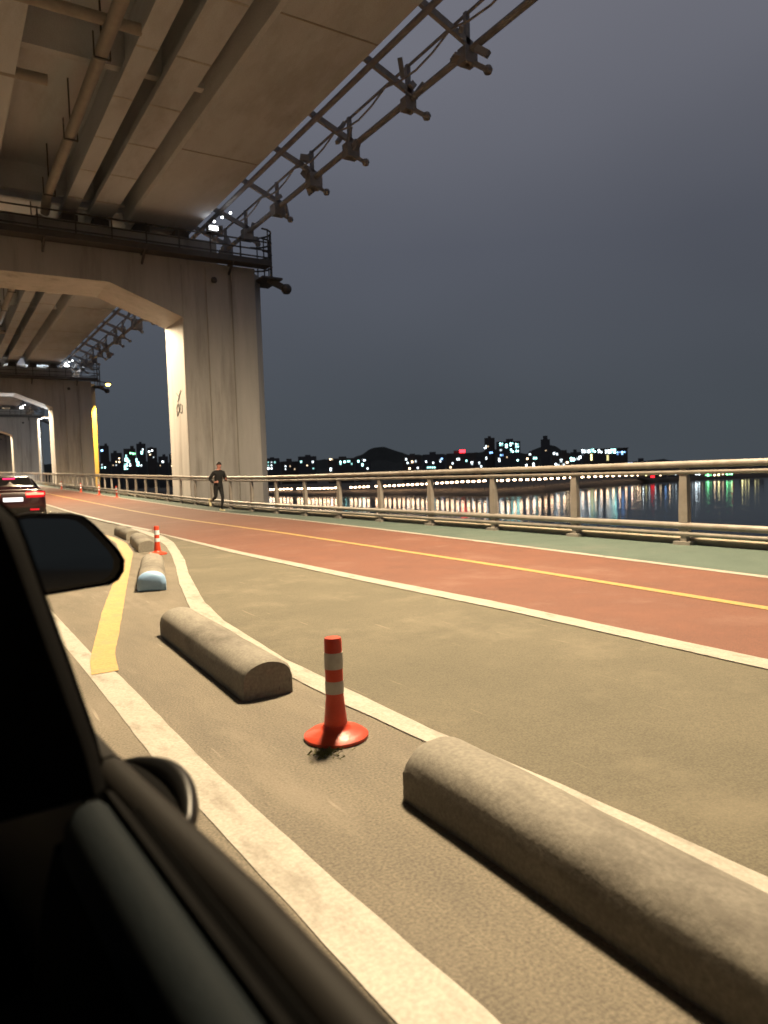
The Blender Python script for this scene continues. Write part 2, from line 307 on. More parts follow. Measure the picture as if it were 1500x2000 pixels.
BUILDINGS = [
 (142.4, 746.5, -0.188, 8.5, 36.3, [(-2.1, 32.4, 2.2, 2.2, 4), (-2.8, 18.4, 1.4, 2.0, 1), (-2.9, 15.6, 1.3, 2.2, 0), (-0.1, 15.6, 1.5, 2.2, 0)], 'narrow dark tower right beside the orange lit pier edge', 'apartment block'),
 (161.2, 783.6, -0.203, 11.0, 30.5, [(-3.6, 18.5, 1.8, 1.2, 2), (-0.4, 22.0, 1.3, 1.8, 2), (-0.6, 18.5, 1.5, 1.9, 1), (2.7, 25.5, 1.4, 1.3, 2), (2.6, 21.9, 1.3, 1.9, 2)], 'low dark block with few lights left of the teal lit tower', 'apartment block'),
 (152.2, 683.2, -0.219, 10.2, 30.4, [(-3.6, 24.4, 2.5, 3.0, 0), (-2.9, 21.1, 3.0, 3.5, 0), (-1.2, 19.6, 2.5, 3.0, 0), (-3.6, 15.0, 3.5, 6.0, 0), (-0.0, 16.3, 1.5, 2.5, 1), (1.4, 27.1, 2.5, 2.0, 6), (4.0, 26.5, 3.0, 2.0, 6)], 'tower with stacked bright teal windows between the two nearest piers', 'apartment block'),
 (166.8, 700.4, -0.234, 8.3, 35.8, [(-3.9, 20.9, 2.6, 3.6, 0), (-3.6, 17.5, 2.6, 5.1, 0), (0.5, 28.1, 2.1, 3.1, 0), (1.6, 31.0, 1.5, 2.1, 1), (-0.5, 16.0, 1.5, 2.1, 1)], 'tallest tower between the piers with teal windows near its roof', 'apartment block'),
 (191.0, 756.2, -0.247, 9.6, 34.3, [(-2.9, 31.2, 1.7, 2.2, 1), (0.1, 32.2, 1.7, 2.2, 1), (-2.1, 28.0, 1.7, 1.7, 2), (1.3, 25.3, 1.1, 2.2, 1)], 'dark tower with faint white windows right of the tallest one', 'apartment block'),
 (191.0, 714.9, -0.261, 9.2, 23.9, [(-0.5, 19.4, 2.1, 2.1, 1), (-3.0, 15.9, 1.1, 1.6, 2)], 'low dark block with one bright white window', 'apartment block'),
 (218.0, 769.7, -0.276, 11.6, 28.1, [(0.2, 22.1, 2.3, 3.4, 1), (-3.7, 16.2, 1.1, 1.7, 2)], 'dark block half hidden behind the nearest pier', 'apartment block'),
 (244.3, 569.8, -0.405, 12.1, 16.1, [(-3.5, 13.6, 1.4, 1.9, 0), (-3.6, 11.0, 1.3, 1.5, 0), (-3.7, 8.4, 1.5, 2.3, 1), (-0.8, 13.5, 1.5, 1.6, 1), (-0.9, 10.9, 1.4, 1.5, 1), (-1.0, 8.3, 1.2, 1.7, 1), (2.0, 13.4, 1.6, 2.2, 0)], 'dark block with teal windows just right of the nearest pier', 'apartment block'),
 (282.9, 618.3, -0.429, 16.7, 14.2, [(-4.4, 10.6, 1.5, 2.1, 1), (-4.5, 8.0, 1.2, 1.7, 1), (-0.2, 10.5, 1.1, 2.2, 2), (4.0, 7.7, 1.3, 2.2, 2)], 'low dark block with a few pale windows above the railing', 'apartment block'),
 (288.7, 593.4, -0.453, 16.7, 18.0, [(-5.7, 14.0, 1.9, 2.4, 0), (4.9, 13.6, 1.9, 2.4, 1), (5.2, 7.6, 1.9, 1.9, 0), (-0.3, 10.5, 1.4, 1.4, 2)], 'dark block with two lit top windows', 'apartment block'),
 (286.9, 526.8, -0.499, 21.3, 13.9, [(-7.7, 14.2, 3.0, 1.7, 2), (-0.1, 10.9, 1.7, 3.4, 0), (3.3, 11.7, 2.1, 2.1, 0), (6.7, 12.0, 2.6, 2.1, 0), (9.2, 9.8, 1.7, 2.1, 0), (-8.4, 5.7, 1.7, 2.6, 1)], 'long low block with a row of teal windows', 'apartment block'),
 (323.4, 552.2, -0.53, 13.7, 12.3, [(-4.1, 12.5, 1.8, 2.3, 0), (-0.6, 9.2, 1.8, 2.7, 0), (1.4, 13.2, 2.3, 1.8, 1), (3.9, 5.8, 1.8, 2.3, 1)], 'small block with teal windows left of the round wooded hill', 'apartment block'),
 (315.1, 462.9, -0.598, 14.3, 12.9, [(-4.4, 11.4, 1.6, 2.4, 1), (-3.3, 8.6, 1.6, 2.0, 1), (0.3, 9.3, 1.6, 2.0, 2), (3.1, 9.6, 1.6, 2.4, 1), (4.5, 4.4, 1.6, 2.0, 1), (-1.9, 4.2, 1.6, 2.0, 2)], 'block with scattered white windows right of the wooded hill', 'apartment block'),
 (352.6, 485.4, -0.628, 17.9, 14.8, [(-4.1, 4.7, 3.9, 1.7, 0), (-0.3, 4.6, 3.4, 1.7, 0), (-0.6, 8.5, 1.7, 2.1, 1), (5.4, 10.0, 1.7, 2.6, 1), (-6.5, 9.5, 1.3, 1.7, 1), (6.7, 11.6, 2.1, 2.1, 4)], 'block with a pale teal strip of windows low down', 'apartment block'),
 (333.7, 424.4, -0.666, 22.0, 13.5, [(0.8, 15.6, 5.8, 3.1, 3), (-2.4, 9.8, 2.7, 2.3, 1), (-6.6, 6.9, 1.5, 1.9, 1), (3.7, 8.4, 1.5, 1.9, 0), (7.8, 6.4, 1.9, 2.7, 1), (-8.2, 3.9, 1.9, 1.9, 2)], 'wide dark block carrying a glowing red rooftop sign', 'apartment block'),
 (370.2, 446.5, -0.692, 4.9, 11.0, [(-0.9, 6.6, 1.7, 2.5, 1), (0.6, 4.1, 1.7, 2.1, 1)], 'small block between the red sign and the twin towers', 'apartment block'),
 (414.9, 487.2, -0.705, 8.9, 28.4, [(-3.7, 21.3, 2.3, 3.2, 1), (-1.5, 21.7, 1.4, 1.8, 2), (1.1, 16.2, 3.2, 2.3, 4), (-3.1, 11.4, 1.8, 2.7, 1)], 'left one of the twin towers with few windows lit', 'apartment block'),
 (413.7, 461.7, -0.731, 20.1, 23.9, [(-5.8, 22.4, 3.1, 2.7, 0), (-1.5, 20.9, 2.2, 3.5, 0), (2.8, 22.1, 3.1, 3.1, 0), (7.4, 21.0, 3.1, 4.0, 0), (-6.3, 17.6, 2.2, 2.2, 1), (3.1, 16.8, 3.1, 3.5, 0), (7.4, 17.1, 2.7, 3.5, 0), (-5.6, 13.3, 3.1, 2.2, 4), (-7.8, 9.4, 1.8, 3.5, 1), (7.6, 8.4, 1.8, 1.8, 0), (-1.3, 11.4, 1.3, 1.8, 2)], 'right one of the twin towers with bright teal top storeys', 'apartment block'),
 (393.6, 412.3, -0.762, 10.1, 11.8, [(-1.5, 12.1, 2.0, 1.6, 1), (2.3, 9.0, 3.3, 2.4, 0), (-3.6, 8.8, 1.6, 1.6, 2), (1.0, 3.9, 2.0, 3.7, 1), (-4.5, 3.7, 1.6, 2.0, 1)], 'low block with one broad teal window right of the twin towers', 'apartment block'),
 (562.8, 568.6, -0.78, 9.7, 32.2, [(0.3, 20.0, 1.7, 1.7, 2)], 'dark pointed tower standing on the far ridge', 'tower'),
 (373.0, 362.2, -0.8, 11.9, 10.5, [(-4.5, 11.2, 1.9, 2.2, 1), (-2.4, 10.6, 1.5, 1.9, 1), (0.3, 5.9, 2.2, 2.6, 1), (-3.3, 3.5, 1.5, 1.9, 1), (2.0, 2.9, 1.5, 2.2, 1), (-1.5, 2.7, 1.9, 2.2, 1), (4.4, 4.6, 1.9, 1.5, 2)], 'block with many white lights left of the floodlit hall', 'apartment block'),
 (409.5, 382.0, -0.82, 8.2, 11.6, [(-1.9, 7.0, 2.4, 2.4, 1), (-2.7, 7.1, 3.6, 3.2, 0), (1.4, 7.3, 2.4, 2.4, 1), (2.9, 8.4, 2.0, 2.4, 1)], 'small block with a cluster of white windows beside the floodlit hall', 'apartment block'),
 (453.8, 392.2, -0.858, 33.5, 15.1, [(-15.2, 13.7, 6.4, 3.4, 1), (-10.1, 13.9, 5.6, 3.4, 0), (-4.2, 13.2, 3.4, 3.0, 1), (2.1, 12.6, 5.1, 3.4, 1), (5.9, 12.8, 4.3, 3.9, 0), (11.7, 11.0, 6.9, 3.0, 4), (-10.9, 8.6, 1.7, 7.3, 5), (1.6, 7.7, 2.1, 6.4, 5)], 'long floodlit hall with white roof band and yellow pillars', 'hall'),
 (500.2, 399.2, -0.897, 14.6, 3.4, [(-5.3, 2.8, 4.6, 2.3, 4), (-1.6, 1.8, 1.4, 1.4, 2)], 'low block with a blue lit band right of the floodlit hall', 'apartment block'),
 (340.9, 262.0, -0.916, 15.3, -2.7, [(-6.3, -4.0, 0.9, 1.2, 2), (-4.7, -4.0, 0.9, 1.5, 1), (-3.1, -4.7, 1.2, 1.2, 5), (-1.4, -4.1, 0.9, 1.5, 1), (0.4, -5.6, 2.8, 1.5, 3), (1.8, -3.7, 0.9, 1.8, 1), (7.1, -3.5, 1.5, 2.5, 4), (4.5, -4.9, 1.2, 1.5, 2)], 'low riverside pavilion with red and blue lights behind the railing', 'pavilion'),
 (364.6, 263.8, -0.944, 8.8, -3.3, [(-3.3, -4.4, 1.0, 1.3, 2), (-1.6, -4.5, 1.0, 1.6, 1), (0.0, -4.8, 1.0, 1.3, 1), (2.7, -5.2, 1.0, 1.3, 2)], 'low riverside pavilion with small white lights beside the widest post', 'pavilion'),
 (391.4, 259.9, -0.985, 25.8, -3.8, [(-11.2, -4.7, 1.0, 1.3, 2), (-9.5, -4.4, 1.0, 1.7, 1), (-7.5, -4.5, 2.0, 2.7, 1), (-5.9, -5.5, 1.0, 1.3, 1), (-4.2, -5.2, 1.0, 1.3, 2), (-2.2, -6.2, 1.0, 1.0, 6), (-0.3, -6.2, 3.0, 1.7, 6), (2.5, -6.3, 1.3, 1.3, 2), (4.7, -6.1, 1.3, 1.7, 5), (6.9, -5.8, 1.3, 1.3, 2), (9.1, -5.9, 1.3, 1.3, 6), (11.0, -5.9, 2.4, 1.3, 6), (11.8, -4.6, 1.3, 2.0, 3)], 'long riverside pavilion edged with green lights', 'pavilion'),
 (429.0, 256.7, -1.032, 13.6, -3.9, [(-5.1, -5.3, 1.1, 1.8, 5), (-3.4, -5.4, 1.1, 1.8, 5), (-1.7, -5.4, 1.1, 1.8, 5), (2.0, -4.7, 1.1, 1.8, 5), (3.7, -4.8, 1.1, 1.8, 5)], 'low riverside pavilion with yellow lights at the right edge', 'pavilion'),
]
BANK_LAMPS = [(157.2, 376.2, -5.8), (157.8, 372.5, -5.8), (158.3, 368.8, -5.8), (158.8, 365.2, -5.7), (159.2, 361.9, -5.7), (159.7, 358.2, -5.7), (160.1, 354.4, -5.6), (160.5, 350.9, -5.6), (161.2, 343.6, -5.5), (161.5, 340.1, -5.5), (161.8, 336.3, -5.5), (162.0, 332.6, -5.4), (162.3, 328.8, -5.4), (162.4, 325.1, -5.4), (163.2, 322.3, -5.4), (164.4, 320.0, -5.4), (165.4, 317.9, -5.4), (166.4, 315.8, -5.4), (167.4, 313.7, -5.3), (168.5, 311.4, -5.3), (171.4, 305.0, -5.2), (172.5, 302.8, -5.2), (173.5, 300.4, -5.1), (174.6, 298.2, -5.1), (175.7, 296.1, -5.0), (177.8, 291.8, -4.9), (178.8, 289.7, -4.9), (179.9, 287.3, -4.9), (180.9, 285.1, -4.8), (182.0, 282.6, -4.8), (183.1, 280.2, -4.7), (183.7, 277.5, -4.6), (184.4, 274.7, -4.5), (185.0, 271.8, -4.5), (185.6, 268.8, -4.4), (186.2, 265.9, -4.3), (186.8, 262.9, -4.2), (187.3, 259.7, -4.1), (187.7, 256.5, -4.0), (188.0, 253.2, -3.9), (188.1, 249.8, -3.8), (188.3, 246.5, -3.7), (188.4, 243.1, -3.6), (188.4, 239.4, -3.5), (188.5, 235.6, -3.4), (188.4, 232.0, -3.4), (189.0, 229.2, -3.3), (190.2, 227.1, -3.3), (192.7, 222.7, -3.3), (193.9, 220.7, -3.3), (195.1, 218.4, -3.2), (197.7, 217.4, -3.2), (202.3, 218.7, -3.3), (207.0, 219.9, -3.4), (211.7, 221.1, -3.4), (216.7, 222.9, -3.5), (224.0, 226.8, -3.5), (231.5, 230.5, -3.6), (239.6, 234.5, -3.7), (247.3, 238.1, -3.7), (255.5, 241.8, -3.8), (262.8, 245.0, -3.9), (270.3, 248.2, -3.9), (278.1, 251.3, -4.0), (286.5, 254.6, -4.0), (293.9, 257.1, -4.1), (300.9, 259.2, -4.1), (307.7, 261.0, -4.2), (315.1, 263.0, -4.3), (322.7, 264.9, -4.4), (329.7, 266.5, -4.5), (336.8, 268.1, -4.6)]
SHORE = [(61.7, 622.5), (113.4, 615.2), (139.9, 477.6), (153.9, 370.5), (158.8, 322.8), (169.4, 295.1), (179.0, 274.3), (183.2, 252.3), (183.7, 225.0), (191.0, 211.9), (209.6, 216.9), (240.8, 232.9), (286.1, 252.0), (333.5, 264.5), (401.1, 279.5), (439.2, 269.1), (459.0, 263.7), (484.0, 214.3), (501.6, 169.1)]
RIDGE = [(34.8, 979.4, 28.6), (99.7, 974.9, 25.2), (168.9, 965.3, 26.1), (217.0, 955.7, 28.8), (272.1, 941.5, 22.7), (328.3, 923.4, 20.4), (378.5, 904.0, 19.5), (428.6, 881.3, 22.0), (483.9, 852.2, 22.8), (497.4, 844.4, 30.0), (507.2, 838.6, 35.2), (520.3, 830.5, 36.8), (532.0, 823.1, 32.9), (540.6, 817.4, 27.0), (566.4, 799.8, 23.1), (605.2, 770.8, 22.2), (624.1, 755.6, 24.8), (637.2, 744.5, 29.7), (657.6, 726.6, 25.9), (672.4, 713.0, 22.4), (682.1, 703.6, 28.1), (691.7, 694.3, 32.3), (698.6, 687.3, 29.2), (705.4, 680.3, 23.4), (718.8, 666.1, 15.9), (760.5, 618.1, 5.6), (783.3, 588.9, 7.5), (797.5, 569.5, 3.4), (826.8, 526.1, 0.9), (849.8, 488.0, 1.1), (885.9, 419.1, 2.4), (921.4, 333.7, 2.1)]

def water_mat():
    m = bpy.data.materials.new('river_water'); m.use_nodes = True
    n, l = m.node_tree.nodes, m.node_tree.links
    b = n['Principled BSDF']
    b.inputs['Base Color'].default_value = (0.012, 0.013, 0.014, 1)
    b.inputs['Roughness'].default_value = 0.06
    b.inputs['IOR'].default_value = 1.33
    tc = n.new('ShaderNodeTexCoord'); nz = n.new('ShaderNodeTexNoise'); nz.inputs['Scale'].default_value = 0.7; nz.inputs['Detail'].default_value = 3
    bp = n.new('ShaderNodeBump'); bp.inputs['Strength'].default_value = 0.14; bp.inputs['Distance'].default_value = 0.25
    l.new(tc.outputs['Object'], nz.inputs['Vector']); l.new(nz.outputs['Fac'], bp.inputs['Height']); l.new(bp.outputs[0], b.inputs['Normal'])
    return m
M['water'] = water_mat()

# ------------------------------------------------------------------ setting: ground, road, path
YS = [-10, -6, -3] + [k * 0.5 for k in range(0, 40)] + [20 + k for k in range(0, 30)] + [50 + 6 * k for k in range(0, 36)]

def interp(tab, y):
    if y <= tab[0][0]: return tab[0][1]
    for (a, u), (b, v) in zip(tab, tab[1:]):
        if y <= b:
            t = (y - a) / (b - a); t2 = t * t * (3 - 2 * t) if len(tab) > 5 else t
            return u + (v - u) * t
    return tab[-1][1]

def strip(name, fl, fr, dz, m, y0=-10, y1=260, parent=None, cols=1, wob=0.0):
    mb = MB()
    ys = [y for y in YS if y0 < y < y1] + [y0, y1]
    if parent is not None:
        ys += [k * 0.06 for k in range(8, 230) if y0 < k * 0.06 < y1]; wob = 0.005
    ys = sorted(set(ys))
    rows = []
    for y in ys:
        a, b = fl(y), fr(y)
        a += wob * noise.noise(Vector((y * 5.3, a * 3, 1.7))); b += wob * noise.noise(Vector((y * 5.3, b * 3, 9.2)))
        rows.append([(a + (b - a) * k / cols, y, zg(y) + dz) for k in range(cols + 1)])
    mb.loft(rows, cap=False, closed=False)
    o = obj(name, mb, m, parent)
    for p in o.data.polygons:
        pass
    return o

C = lambda v: (lambda y: v)
T = lambda *t: (lambda y: interp(t, y))
ground = tag(strip('ground', C(-400), C(9.78), -0.012, M['asphalt'], -60, 320), kind='structure')
road = tag(strip('road', C(-14), T((0, 1.85), (4, 1.82), (5.6, 1.90), (6.7, 2.06), (8.7, 2.5), (11.8, 3.3), (15.5, 3.98), (18, 4.15), (30, 4.2)), 0.0, M['asphalt']), kind='structure')
f_curve_l = T((0, 1.83), (2.6, 1.78), (3.2, 1.74), (3.95, 1.73), (5.45, 1.79), (6.55, 1.93), (8.25, 2.32), (9.8, 2.72), (11.45, 3.12), (13.3, 3.52), (15.4, 3.84), (17.5, 4.02), (22, 4.05))
f_curve_r = T((0, 2.0), (1.9, 1.94), (2.7, 1.89), (4.3, 1.88), (5.8, 1.99), (6.9, 2.17), (9.1, 2.68), (10.6, 3.08), (12.2, 3.45), (13.9, 3.83), (15.6, 4.08), (18, 4.22), (22, 4.24))
f_wl2_r = T((2, 4.17), (5, 4.23), (7.3, 4.16), (11, 4.12), (18, 4.26), (22, 4.27))
f_wl2_l = T((2, 3.97), (4.5, 4.03), (7, 3.97), (11, 3.96), (18, 4.25), (22, 4.26))
path = tag(strip('path', f_curve_r, f_wl2_l, 0.003, M['path'], -10, 22), kind='structure')
f_wl1 = T((-4, 6.85), (4.1, 7.18), (8.5, 7.62), (13, 8.0), (19, 8.36), (37, 8.5), (60, 8.5))
bike = tag(strip('bike_lane', f_wl2_r, lambda y: f_wl1(y) - 0.06, 0.006, M['red']), kind='structure')
walk = tag(strip('walkway', lambda y: f_wl1(y) + 0.06, C(9.40), 0.006, M['green']), kind='structure')
strip('edge_line', lambda y: f_wl1(y) - 0.065, lambda y: f_wl1(y) + 0.065, 0.010, M['white_line'], parent=walk)
f_yel = T((-4, 5.55), (3.2, 5.65), (6.5, 5.86), (13.8, 6.16), (25, 6.3), (60, 6.3))
strip('centre_line', lambda y: f_yel(y) - 0.06, lambda y: f_yel(y) + 0.06, 0.010, M['yellow_line'], parent=bike)
strip('edge_line', f_wl2_l, f_wl2_r, 0.010, M['white_line'], -10, 17.5, parent=bike)
strip('edge_line', lambda y: f_wl2_r(y) - 0.02, lambda y: f_wl2_r(y) + 0.12, 0.011, M['white_line'], 17.5, 260, parent=bike)
strip('edge_line', f_curve_l, f_curve_r, 0.006, M['white_line'], -10, 19, parent=path)
# own lane: white edge line, then the yellow line that swings out to the right
strip('lane_line', T((1.2, 0.79), (1.8, 0.77), (3, 0.73), (4.65, 0.74), (30, 0.74)), T((1.2, 0.97), (2, 0.93), (3, 0.90), (4.6, 0.90), (5.2, 0.86), (30, 0.86)), 0.003, M['white_line'], -10, 60, parent=road)
strip('lane_line', T((4.72, 0.755), (5.1, 0.81), (6.9, 1.22), (9.3, 1.82), (13, 2.63), (14.6, 2.92), (16, 3.04), (20, 3.05)),
      T((4.72, 0.915), (5.2, 0.99), (5.84, 1.15), (8.3, 1.74), (12.4, 2.74), (14.5, 3.08), (16, 3.19), (20, 3.20)), 0.006, M['yellow_line'], 4.72, 70, parent=road)
strip('lane_line', C(-2.75), C(-2.6), 0.003, M['white_line'], -10, 200, parent=road)

# kerb of the walkway and the quay wall below it
mb = MB()
ys = sorted(set(YS))
mb.loft([[(9.40, y, zg(y) - 0.05), (9.40, y, zg(y) + 0.085), (9.415, y, zg(y) + 0.10), (9.765, y, zg(y) + 0.10), (9.78, y, zg(y) + 0.085), (9.78, y, zg(y) - 0.05)] for y in ys])
tag(obj('kerb', mb, M['kerb']), kind='structure')
mb = MB()
mb.loft([[(9.70, y, zg(y) - 0.052), (9.70, y, -10.5), (9.0, y, -10.5), (9.0, y, zg(y) - 0.052)] for y in [-60, -10] + [2 * k for k in range(0, 160)]])
tag(obj('quay_wall', mb, M['concrete']), 'grey concrete quay wall dropping from the walkway kerb to the river', 'wall')

# river and far shore
mb = MB(); mb.add([(9.2, -800, -8.8), (4500, -800, -8.8), (4500, 4500, -8.8), (9.2, 4500, -8.8)], [(0, 1, 2, 3)])
tag(obj('river', mb, M['water']), kind='structure')
mb = MB()
rows = []
sh = []
for (x0, y0), (x1, y1) in zip(SHORE, SHORE[1:]):
    for k in range(4):
        t = k / 4
        sh.append((x0 + (x1 - x0) * t, y0 + (y1 - y0) * t))
sh.append(SHORE[-1])
sh = [(sh[0][0] - 260, sh[0][1] + 300)] + sh + [(sh[-1][0] + 160, sh[-1][1] - 420)]
prof = [(0, -9.4), (1.5, -8.5), (5, -7.2), (12, -6.4), (40, -6.0), (300, -6.0), (2600, -6.0)]
for off, z in prof:
    rg = []
    for i, (x, y) in enumerate(sh):
        d = math.hypot(x, y)
        j = noise.noise(Vector((x * 0.06, y * 0.06, off * 0.1))) * (1.6 if 1 < off < 30 else 0)
        k = (d + off + j) / d
        rg.append((x * k, y * k, z + (0.35 * noise.noise(Vector((x * 0.2, y * 0.2, off))) if 1 < off < 30 else 0)))
    rows.append(rg)
mb.loft(rows, cap=False, closed=False)
tag(obj('far_bank', mb, M['earth'], smooth=60), kind='structure')

# wooded ridge behind the city
mb = MB()
rows = [[], [], [], []]
pts = []
for (x0, y0, z0), (x1, y1, z1) in zip(RIDGE, RIDGE[1:]):
    n = max(2, int(math.hypot(x1 - x0, y1 - y0) / 5))
    for k in range(n):
        t = k / n; t = t * t * (3 - 2 * t)
        pts.append((x0 + (x1 - x0) * t, y0 + (y1 - y0) * t, z0 + (z1 - z0) * t))
for i, (x, y, z) in enumerate(pts):
    d = math.hypot(x, y)
    jag = 2.2 * noise.noise(Vector((x * 0.11, y * 0.11, 0))) + 1.6 * noise.noise(Vector((x * 0.3, y * 0.3, 5)))
    for r_, (off, zz) in enumerate(((-60, -6.2), (-18, (z - 6) * 0.6), (0, z + jag), (90, -6.2))):
        k = (d + off) / d
        rows[r_].append((x * k, y * k, zz + (jag if r_ == 1 else 0)))
mb.loft(rows, cap=False, closed=False)
tag(obj('hill', mb, M['wood']), kind='structure')

# ------------------------------------------------------------------ the viaduct: piers and decks
PIERS = [-10.8, 34.6, 80.0, 125.4, 170.8]
PIER_LABEL = ['portal pier behind the car, out of the lamp light', 'nearest concrete portal pier with grooved column and a black scribble, behind the runner',
              'second concrete portal pier, its right edge glowing orange', 'third concrete portal pier beyond the white street lamp',
              'farthest concrete portal pier at the left edge of the view']

def groove_poly(x0, x1, y0, y1, ch=0.5):
    g = []
    # front face from left to right with recessed grooves
    g += [(x0 + 0.05, y0), (x0 + 1.05, y0), (x0 + 1.08, y0 + 0.10), (x0 + 1.22, y0 + 0.10), (x0 + 1.25, y0),
          (x0 + 2.35, y0), (x0 + 2.38, y0 + 0.10), (x0 + 2.52, y0 + 0.10), (x0 + 2.55, y0)]
    g += [(x1 - ch, y0), (x1, y0 + ch), (x1, y1), (x0, y1), (x0, y0 + 0.05)]
    return g

def make_pier(idx, y):
    t = thing('portal_pier', PIER_LABEL[idx], 'pier', (0, y, 0), 0, 'portal piers of the viaduct')
    for (a, b) in ((10.5, 14.75), (-18.8, -14.5)):
        mb = MB()
        if a > 0:
            mb.prism(groove_poly(a, b, 0, 3.1), 'z', -11, 11.5)
        else:
            mb.box(a, b, 0, 3.1, -1.0, 9.0)
        col = obj('column', mb, M['concrete'], t)
        if idx == 1 and a > 0:
            mb = MB()
            def scr(pts, w=0.045):
                pts = [(cy + (p[0] - cy) * 0.75, cz + (p[1] - cz) * 0.7) for p in pts]
                for p, q in zip(pts, pts[1:]):
                    mb.bar((10.495, p[0], p[1]), (10.495, q[0], q[1]), w, 0.012)
            cy, cz = 1.2, 4.9
            scr([(cy + 0.5, cz + 0.9), (cy - 0.1, cz + 0.55), (cy + 0.35, cz + 0.25), (cy - 0.5, cz + 1.0)])
            scr([(cy + 0.6, cz - 0.1), (cy + 0.2, cz + 0.15), (cy + 0.05, cz - 0.3), (cy + 0.5, cz - 0.75), (cy + 0.6, cz - 0.1)])
            scr([(cy - 0.2, cz + 0.1), (cy - 0.65, cz - 0.05), (cy - 0.55, cz - 0.6), (cy - 0.1, cz - 0.5), (cy - 0.2, cz + 0.1)])
            obj('graffiti', mb, M['dark_steel'], col)
        # pour joints: shallow raised bands on the road-facing side
    # cross beam with haunches, in X-Z
    mb = MB()
    poly = [(-18.8, 9.0), (-14.5, 9.0), (-11.2, 10.3), (7.2, 10.3), (10.5, 9.0), (10.5, 11.75), (-18.8, 11.75)]
    mb.prism(poly, 'y', 0.0, 3.1)
    mb.box(10.5, 14.3, 0.05, 3.05, 11.5, 11.75)
    obj('cross_beam', mb, M['concrete'], t)
    # upper step of the beam set back, carrying the girders
    mb = MB(); mb.box(-18.4, 12.6, 0.75, 2.35, 11.74, 13.05)
    obj('beam_step', mb, M['dark_steel'] if False else M['concrete'], t)
    for x in (-15.5, -11, -6.5, -2.0, 2.1, 5.8, 7.15, 9.0, 10.9):
        for yy in (1.05, 2.05):
            mb = MB(); mb.box(x - 0.35, x + 0.35, yy - 0.25, yy + 0.25, 13.05, 13.36); mb.box(x - 0.25, x + 0.25, yy - 0.2, yy + 0.2, 13.36, 13.49)
            obj('bearing', mb, M['dark_steel'], t)
    # inspection walkway along the front of the beam
    mb = MB(); mb.box(-18.4, 14.9, -0.75, 0.02, 11.77, 11.86)
    wk = obj('inspection_walkway', mb, M['dark_steel'], t)
    mb = MB()
    for z in (12.15, 12.5, 12.9): mb.bar((-18.4, -0.72, z), (14.9, -0.72, z), 0.06)
    mb.box(-18.4, 14.9, -0.74, -0.71, 11.86, 12.05)
    obj('walkway_rail', mb, M['dark_steel'], wk)
    for k in range(23):
        x = -18.3 + 33.1 * k / 22
        mb = MB(); mb.bar((x, -0.72, 11.86), (x, -0.72, 12.95), 0.06)
        obj('walkway_post', mb, M['dark_steel'], wk)
    for k in range(8):
        x = -16.5 + 4.2 * k
        mb = MB(); mb.bar((x, 0.0, 11.3), (x, -0.70, 11.74), 0.09); mb.bar((x, 0.03, 11.72), (x, -0.72, 11.72), 0.08)
        obj('walkway_bracket', mb, M['dark_steel'], t)
    # caged ladder landing at the river end
    cage = MB(); cage.box(14.4, 15.5, -0.7, 1.2, 11.15, 11.25)
    land = obj('ladder_landing', cage, M['dark_steel'], t)
    for z in (11.9, 12.5, 13.1, 13.6):
        mb = MB(); mb.tube([(14.5 + 0.75 * math.sin(a) , 0.2 - 0.8 * math.cos(a), z) for a in [math.pi * k / 8 for k in range(9)]], 0.045, 6)
        obj('cage_hoop', mb, M['dark_steel'], land)
    for a in (0.15, 0.3, 0.5, 0.7, 0.85):
        mb = MB(); x = 14.5 + 0.75 * math.sin(math.pi * a); yy = 0.2 - 0.8 * math.cos(math.pi * a)
        mb.bar((x, yy, 11.2), (x, yy, 13.65), 0.05)
        obj('cage_bar', mb, M['dark_steel'], land)
    mb = MB(); mb.bar((14.9, -0.2, 11.2), (15.55, -0.5, 10.85), 0.28); mb.ball((15.75, -0.55, 10.75), 0.28, 10)
    obj('cable_drum', mb, M['dark_steel'], land, 40)
    if idx >= 1:
        mb = MB(); mb.ball((12.1, -0.12, 10.9), 0.16, 10); mb.bar((12.1, 0.02, 10.9), (12.1, -0.12, 10.9), 0.1)
        obj('junction_box', mb, M['dark_steel'], t, 40)
    return t
for i, y in enumerate(PIERS): make_pier(i, y)

